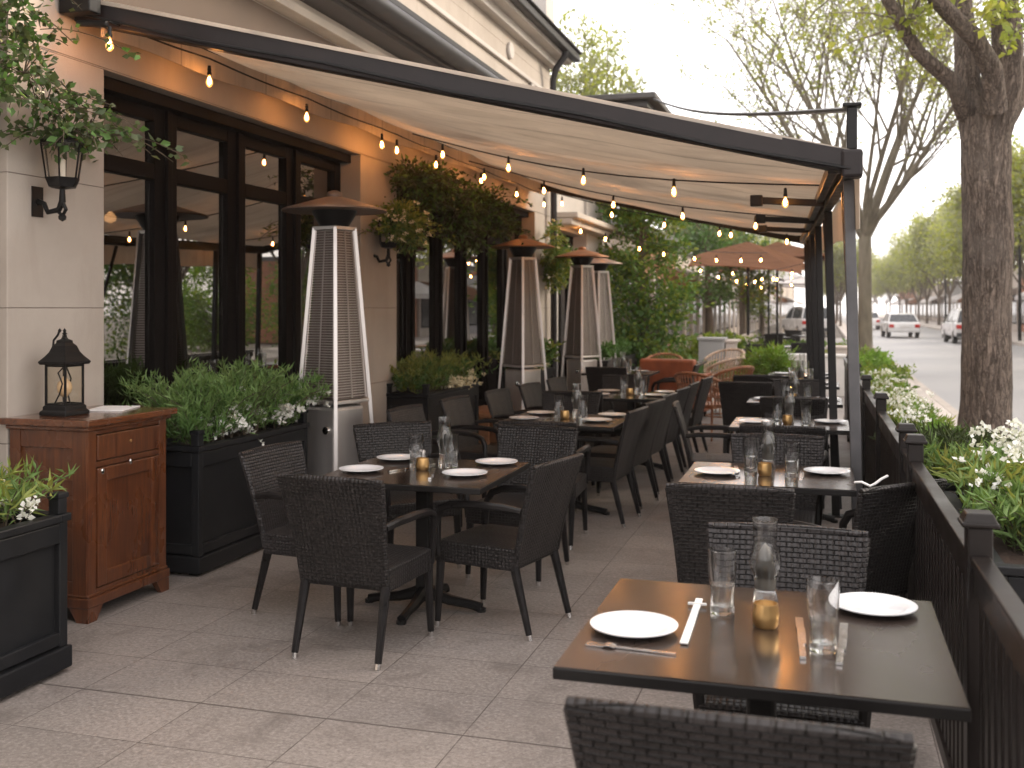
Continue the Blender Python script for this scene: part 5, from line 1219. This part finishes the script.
# brown square canopies with strings of bulbs
def canopy_roof(label, cx, cy, z, w_, d_, mat, rise=.55, tilt=(0, 0), group='brown fabric canopies down the patio', post=True):
    r = thing('fabric_canopy', label, 'canopy', (cx, cy, 0), 0, group)
    ap = Vector((0, 0, z+rise)); cs = [Vector((sx*w_/2, sy*d_/2, z+sx*tilt[0]+sy*tilt[1])) for sx, sy in ((-1, -1), (1, -1), (1, 1), (-1, 1))]
    b = MB()
    for i in range(4):
        p, q_ = cs[i], cs[(i+1) % 4]
        b.slab(lambda u, v: (ap.lerp(p.lerp(q_, v), u)-Vector((0, 0, .10*sin(pi*u)*sin(pi*v)+.06*u*sin(pi*v)*-1)), Vector((0, 0, 1))), 6, 6, .02)
    b.build('canopy', M[mat], r, smooth=True)
    b = MB()
    for c in cs: b.tube([ap-Vector((0, 0, .03)), c-Vector((0, 0, .03))], .025, 5)
    b.build('rib', M['black_metal'], r)
    if post: b = MB(); b.tube([(0, 0, 0), (0, 0, z+rise)], .035, 8); b.lathe([(0, 0), (.28, 0), (.28, .06), (.05, .09), (.04, .12)], 16); b.build('pole', M['pale_stone'] if mat == 'canvas_white' else M['black_metal'], r)
    return r
canopy_roof('near brown canopy with drooping corners past the patio', -1.75, 25.5, 2.72, 2.5, 2.6, 'canvas_brown', .5, (-.10, .2))
canopy_roof('second brown canopy, overlapping behind the near one', -1.25, 29.5, 2.9, 2.8, 2.8, 'canvas_brown', .55, (.1, 0))
canopy_roof('third brown canopy beyond the overlapping pair', -1.7, 34, 2.85, 3.2, 3.2, 'canvas_brown', .5, (0, .1))
canopy_roof('white parasol beyond the brown canopies', -1.8, 46, 2.6, 3.4, 3.4, 'canvas_white', .75, group='white parasols down the street')
canopy_roof('farther white parasol beside the parked pale van', -2.4, 56, 2.7, 3.4, 3.4, 'canvas_white', .8, group='white parasols down the street')
canopy_roof('farthest white parasol against the shops', -3.0, 40, 2.7, 3.0, 3.0, 'canvas_white', .7, group='white parasols down the street')
for lab, p, q_, n in (('string of bulbs sagging under the near brown canopy', (-2.9, 24.0, 2.72), (-.5, 24.0, 2.62), 6), ('string of bulbs under the second brown canopy', (-2.5, 28.0, 2.75), (.1, 28.0, 2.9), 7), ('string of bulbs under the third brown canopy', (-3.0, 33, 2.7), (-.3, 33, 2.7), 6)):
    string(lab, [p, q_], lerp_pts(p, q_, [(i+.5)/n for i in range(n)], .3), .3, 'strings of warm bulbs beyond the awning')

# lounge corner: brown sofa, copper wicker chairs, small tables, bush in a bowl
sf = thing('armchair', 'boxy brown leather armchair past the window side tables', 'armchair', (-2.15, 15.9, 0), -.15)
sf.scale = (.52, 1, 1)
b = MB(); b.box(-.75, -.4, .12, .75, .4, .45); b.build('seat', M['leather'], sf, bevel=.03)
b = MB(); b.box(-.80, -.52, .10, .80, -.36, .90); b.build('backrest', M['leather'], sf, bevel=.04)
b = MB(); b.box(.70, -.36, .10, .84, .42, .66); b.build('armrest', M['leather'], sf, bevel=.03); b = MB(); b.box(-.84, -.36, .10, -.70, .42, .66); b.build('armrest', M['leather'], sf, bevel=.03)
for sx in (-1, 1): b = MB(); b.box(sx*.68-.03, -.42, 0, sx*.68+.03, -.36, .1); b.box(sx*.68-.03, .3, 0, sx*.68+.03, .36, .1); b.build('leg', M['black_metal'], sf)
def loop_chair(label, mat):
    r = thing('lounge_chair', label, 'chair'); m = M[mat]
    b = MB(); b.slab(lambda u, v: ((-.27+.54*u, -.25+.5*v, .42-.02*sin(pi*u)*sin(pi*v)), (0, 0, 1)), 8, 8, .04); b.build('seat', m, r, smooth=True)
    def bk(u, v): a = pi*(1.0+u); rr = .31+.03*v; return (cos(a)*rr, -.02+sin(a)*rr*.95-.06*v, .44+(.40-.16*abs(2*u-1)**2)*v), Vector((-cos(a), -sin(a), 0))
    b = MB()
    for i in range(23): b.tube([bk(i/22, v)[0] for v in (0, .35, .7, 1)], .007, 4, flat=1.6)
    for v in (0, .3, .65): b.tube([bk(i/20, v)[0] for i in range(21)], .009, 5)
    b.build('backrest', m, r, smooth=True)
    b = MB(); b.tube([bk(i/20, 1)[0] for i in range(21)], .022, 6); b.build('back_rim', m, r, smooth=True)
    for sx in (-1, 1):
        for sy in (-1, 1): b = MB(); b.tube([(sx*.23, sy*.2, .41), (sx*.25, sy*.24, 0)], [.018, .012], 6); b.build('leg', m, r)
    b = MB(); b.tube([(.28*cos(2*pi*i/16), .25*sin(2*pi*i/16), .14) for i in range(17)], .010, 5); b.build('stretcher', m, r)
    return r
lc = Proto(loop_chair('x', 'wicker_copper')); lw = Proto(loop_chair('x', 'wicker_cream')); GC = 'copper and cream wicker lounge chairs'
lc.put((-1.45, 13.5, 0), -.5, 'copper wicker lounge chair nearest the aisle behind the dark chairs', GC)
lc.put((-1.35, 15.0, 0), .9, 'copper wicker lounge chair beside the brown armchair', GC)
lw.put((-1.6, 16.6, 0), 1.0, 'cream wicker lounge chair behind the copper ones', GC, 1.05)
lw.put((-1.75, 18.4, 0), 2.6, 'cream wicker lounge chair farther back near the pale wall', GC, 1.1)
lc.put((-2.7, 18.2, 0), S, 'copper wicker lounge chair left of the brown armchair', GC)
TL.put((-2.4, 17.6, 0), 0, 'dark side table behind the brown armchair', 'dark tables on the window side')
pt = thing('plant_pot', 'round terracotta pot under the bright green bush', 'plant pot', (-.78, 16.3, 0)); b = MB(); b.lathe([(0, 0), (.20, 0), (.28, .42), (.30, .43), (.30, .48), (.26, .48), (.25, .44), (0, .43)], 28); b.build('pot', M['terracotta'], pt, smooth=True)
blob_plant('bush', 'bright round green bush in the terracotta pot', 'plant', (-.78, 16.3, .47), [((0, 0, .30), (.42, .42, .34)), ((.16, 0, .18), (.34, .34, .24)), ((-.15, .1, .2), (.34, .34, .24))], 4200, .11, 'l_lime', .16, 5, 26, .25, None, 0, 'flower_cream', 'l_dense', 40)
plant('bush', 'loose pale green plant beside the round bush', 'plant', -1.22, 16.9, .0, .12, .12, .95, .35, 60, 26, .10, 'l_pale', .35, 53, None, None)
# pale garden walls and boxes down the patio
def wall_box(label, x0, y0, x1, y1, h, mat, name='garden_wall', cat='low wall', cap=True, group='pale low walls and screens down the patio'):
    r = thing(name, label, cat, ((x0+x1)/2, (y0+y1)/2, 0), 0, group); X, Y = (x1-x0)/2, (y1-y0)/2
    b = MB(); b.box(-X, -Y, 0, X, Y, h-.05); b.build('wall', M[mat], r, bevel=.01)
    if cap: b = MB(); b.box(-X-.03, -Y-.03, h-.05, X+.03, Y+.03, h); b.build('coping', M[mat], r, bevel=.01)
wall_box('pale low wall crossing the patio behind the round bush', -1.35, 20.5, .35, 20.8, .78, 'white_stuff')
wall_box('pale grey screen box beside the dense green tree', -2.45, 21.4, -1.95, 22.0, 1.05, 'grey_wall')
wall_box('long cream wall running back from the grey screen box', -1.93, 21.6, -1.73, 27.5, 1.0, 'pale_stone')
wall_box('second pale low wall crossing the patio farther back', -1.6, 30.5, .6, 30.8, .55, 'white_stuff')
wall_box('cream pillar box beside the railing end', .05, 21.5, .45, 22.1, .9, 'pale_stone')
GLp = 'low green plants down the patio'
for i, (x, y, z, rx, ry, h, lab, m_) in enumerate(((-2.9, 20.6, 0, .5, .4, .9, 'low green bush at the foot of the dense tree', 'l_green'), (-2.2, 22.5, .6, .3, .5, .6, 'green plants on top of the pale screen box', 'l_dense'), (-.2, 31.5, .1, .6, .4, .8, 'round green bushes behind the second pale wall', 'l_lime'), (.5, 26, 0, .2, .8, 1.0, 'yellow green plant by the railing end', 'l_yellow'), (-2.7, 26, 0, .5, 1.5, 1.1, 'green hedge plants along the shop front', 'l_dense'), (-2.7, 31, 0, .5, 1.5, 1.0, 'farther green hedge plants along the shop front', 'l_green'), (-2.0, 37, 0, .6, 1.5, .9, 'bushes by the far parasols', 'l_dense'), (.95, 20, 0, .25, 2.5, .8, 'near end of the hedge outside the far railing', 'l_dense'), (.95, 27, 0, .25, 3.5, .8, 'far end of the hedge outside the far railing', 'l_lime'))):
    plant('bush', lab, 'plant', x, y, z, rx, ry, h, .3, 80, 26, .12, m_, .45, 60+i, None, GLp)
plant('ground_plant', 'small clump of weeds at the foot of the street tree', 'plant', 1.75, 12.0, 0, .15, .3, .2, .12, 24, 12, .06, 'l_yellow', .2, 77)
# far dining sets, simple
for i, (x, y) in enumerate(((-1.5, 24.2), (-.6, 25.5), (-1.6, 33.5), (-.4, 35.5), (-1.2, 39))):
    TL.put((x, y, 0), .2*i, f'dark table far down the patio, {ords[i]} past the pale wall', 'far tables down the patio')
    ch.put((x+.1, y-.75, 0), .1, f'dark chair in front of the {ords[i]} far table', 'far chairs down the patio'); ch.put((x-.75, y, 0), E, f'dark chair beside the {ords[i]} far table', 'far chairs down the patio')

# street lamp and poles in the distance
for i, (x, y, h) in enumerate(((9.4, 58, 7.5), (9.4, 92, 7.5))):
    r = thing('street_lamp', f'dark street lamp on the far pavement, {ords[i]} down the road', 'street lamp', (x, y, 0), 0, 'street lamps across the road'); b = MB(); b.tube([(0, 0, 0), (0, 0, h)], [.09, .06], 8); b.tube([(0, 0, h-.3), (-.6, 0, h), (-1.3, 0, h+.1)], .04, 6); b.build('pole', M['black_metal'], r); b = MB(); b.box(-1.6, -.12, h+.05, -1.1, .12, h+.15); b.build('lamp_head', M['gutter'], r, bevel=.03)

# ================================================================== CARS
def car(label, loc, rz, paint, kind='sedan', group='vehicles on the road'):
    r = thing('parked_car', label, 'car', loc, rz, group)
    if kind == 'sedan':
        lo = [(-2.25, .35), (-2.28, .62), (-2.2, .92), (-1.6, .98), (1.2, .95), (2.1, .80), (2.3, .62), (2.3, .35)]; cab = [(-1.75, .97), (-1.15, 1.40), (-.2, 1.46), (.5, 1.40), (1.25, .96)]; W_ = .90
    elif kind == 'suv':
        lo = [(-2.25, .38), (-2.28, .70), (-2.24, 1.05), (-1.9, 1.08), (1.25, 1.06), (2.1, .98), (2.28, .75), (2.28, .38)]; cab = [(-2.15, 1.07), (-1.95, 1.66), (-1.2, 1.74), (.2, 1.72), (.6, 1.62), (1.3, 1.06)]; W_ = .95
    else:
        lo = [(-2.5, .38), (-2.52, .9), (-2.5, 1.25), (-2.3, 1.27), (1.5, 1.2), (2.3, 1.05), (2.5, .8), (2.5, .38)]; cab = [(-2.42, 1.26), (-2.35, 2.1), (-2.0, 2.2), (.5, 2.18), (.9, 2.05), (1.6, 1.2)]; W_ = .98
    def ext(b, prof, w0, w1, z0, z1):
        f = lambda z: w0+(w1-w0)*min(1, max(0, (z-z0)/(z1-z0)))
        n = len(prof); vs = [(-f(z), y, z) for y, z in prof]+[(f(z), y, z) for y, z in prof]
        b.add(vs, [tuple(range(n)), tuple(reversed(range(n, 2*n)))]+[(i, i+n, (i+1) % n+n, (i+1) % n) for i in range(n)])
    zt = max(z for y, z in cab); zb = cab[0][1]
    b = MB(); ext(b, lo, W_, W_*.96, .35, zb); b.build('body', M[paint], r, bevel=.06)
    b = MB(); ext(b, cab, W_*.93, W_*.74, zb, zt); cg = b.build('window_glass', M['car_glass'], r, bevel=.03)
    b = MB(); rf = [(y, z+.012) for y, z in cab[1:-1]]+[(y, z-.05) for y, z in reversed(cab[1:-1])]; ext(b, rf, W_*.76, W_*.76, 0, 3)
    for s in (-1, 1):
        for (p, q_) in ((cab[0], cab[1]), (cab[-1], cab[-2])): b.beam((s*W_*.925, p[0], p[1]), (s*W_*.755, q_[0], q_[1]), .07, .05)
        b.beam((s*W_*.93, -.1, zb), (s*W_*.75, -.1, zt-.03), .08, .03)
    b.build('roof', M[paint], r, bevel=.02)
    for sy in (-1, 1):
        for sx in (-1, 1):
            b = MB(); b.lathe([(0, -.11), (.26, -.11), (.33, -.09), (.34, 0), (.33, .09), (.26, .11), (0, .11)], 20); w_ = b.build('wheel', M['rubber'], r, smooth=True); w_.rotation_euler = (0, pi/2, 0); w_.location = (sx*(W_-.10), sy*1.38, .34)
            b = MB(); b.lathe([(0, .112), (.2, .112), (.22, .122), (0, .13)], 14); b.lathe([(0, -.13), (.22, -.122), (.2, -.112), (0, -.112)], 14); b.build('rim', M['silver'], w_)
    yb = lo[1][0]
    for s in (-1, 1):
        b = MB(); b.box(s*W_*.80-.15, yb-.02, lo[2][1]-.30, s*W_*.80+.13, yb+.12, lo[2][1]-.10); b.build('tail_light', M['red_lamp'], r, bevel=.02)
        b = MB(); b.box(s*W_*.72-.16, 2.18, .62, s*W_*.72+.16, 2.33, .76); b.build('headlight', M['silver'], r, bevel=.02)
    b = MB(); b.box(-.26, yb-.03, .62, .26, yb+.02, .74); b.build('number_plate', M['white_stuff'], r)
    b = MB(); b.box(-W_*.95, yb-.05, .35, W_*.95, yb+.1, .56); b.build('bumper', M['car_dark'] if kind != 'sedan' else M[paint], r, bevel=.03)
    return r
car('white sedan driving away down the middle of the road', (4.35, 68, -.13), .06, 'car_white')
car('white estate car with dark bumper parked on the far side of the road', (7.0, 58, -.13), .04, 'car_white', 'suv')
car('dark car parked in front of the white estate car', (7.6, 66, -.13), 0, 'car_dark')
car('small white car far ahead left of the moving sedan', (3.4, 92, -.13), 0, 'car_white')
car('white estate car at the end of the patio under the parasols', (-1.0, 62, 0), .3, 'car_white', 'suv')

# ================================================================== SKY, SUN, CAMERA
sc = bpy.context.scene
w = bpy.data.worlds.new('World'); sc.world = w; w.use_nodes = True; nt = w.node_tree; nt.nodes.clear()
out = nt.nodes.new('ShaderNodeOutputWorld'); bg = nt.nodes.new('ShaderNodeBackground')
sky = nt.nodes.new('ShaderNodeTexSky'); sky.sky_type = 'NISHITA'; sky.sun_disc = False
SUN_EL, SUN_ROT = radians(26), radians(55)
sky.sun_elevation = SUN_EL; sky.sun_rotation = SUN_ROT; sky.air_density = 1.0; sky.dust_density = 3.0; sky.ozone_density = 1.0
tc = nt.nodes.new('ShaderNodeTexCoord'); mp = nt.nodes.new('ShaderNodeMapping'); mp.inputs['Scale'].default_value = (1, 1, 3.0); L(nt, tc.outputs['Generated'], mp.inputs[0])
n1 = noise_(nt, mp.outputs[0], 1.7, 5, .55, .4)
cloud = mixc(nt, ramp(nt, n1, .3, .72), (7.2, 6.75, 6.6), (10.4, 9.9, 9.7))
col = mixc(nt, .86, sky.outputs[0], cloud)
L(nt, col, bg.inputs[0]); bg.inputs[1].default_value = .12; L(nt, bg.outputs[0], out.inputs[0])
sl = bpy.data.lights.new('sun', 'SUN'); sl.energy = 1.5; sl.angle = radians(14); sl.color = (1.0, .86, .70)
so = bpy.data.objects.new('sun', sl); C.objects.link(so)
az = SUN_ROT; sd = Vector((sin(az)*cos(SUN_EL), cos(az)*cos(SUN_EL), sin(SUN_EL)))
so.rotation_euler = sd.to_track_quat('Z', 'Y').to_euler()

cam = bpy.data.cameras.new('camera'); co = bpy.data.objects.new('camera', cam); C.objects.link(co)
cam.sensor_width = 36; cam.lens = F/1024*36; cam.shift_y = -(384-HOR)/1024; cam.clip_end = 2000; cam.clip_start = .05
co.location = (0, 0, H); co.rotation_euler = (pi/2, 0, TH)
cam.dof.use_dof = True; cam.dof.focus_distance = 4.8; cam.dof.aperture_fstop = 3.2
hz = MB(); hz.box(-170, -50, -1.2, 170, 340, 17.5); hz = hz.build('haze', None); hz['kind'] = 'stuff'
hm, hnt, hout = nmat('haze_air'); pv = N(hnt, 'ShaderNodeVolumePrincipled', Color=(.96, .90, .86, 1), Density=.0007); pv.inputs['Anisotropy'].default_value = .2
L(hnt, pv.outputs[0], hout.inputs['Volume']); hz.data.materials.append(hm)
sc.camera = co
sc.view_settings.view_transform = 'Standard'; sc.view_settings.look = 'None'; sc.view_settings.gamma = 1; sc.view_settings.exposure = EXPO
sc.cycles.use_denoising = True; sc.cycles.max_bounces = 9; sc.cycles.transparent_max_bounces = 16; sc.cycles.diffuse_bounces = 3; sc.cycles.glossy_bounces = 3
sc.cycles.caustics_reflective = False; sc.cycles.caustics_refractive = False; sc.cycles.sample_clamp_indirect = 6
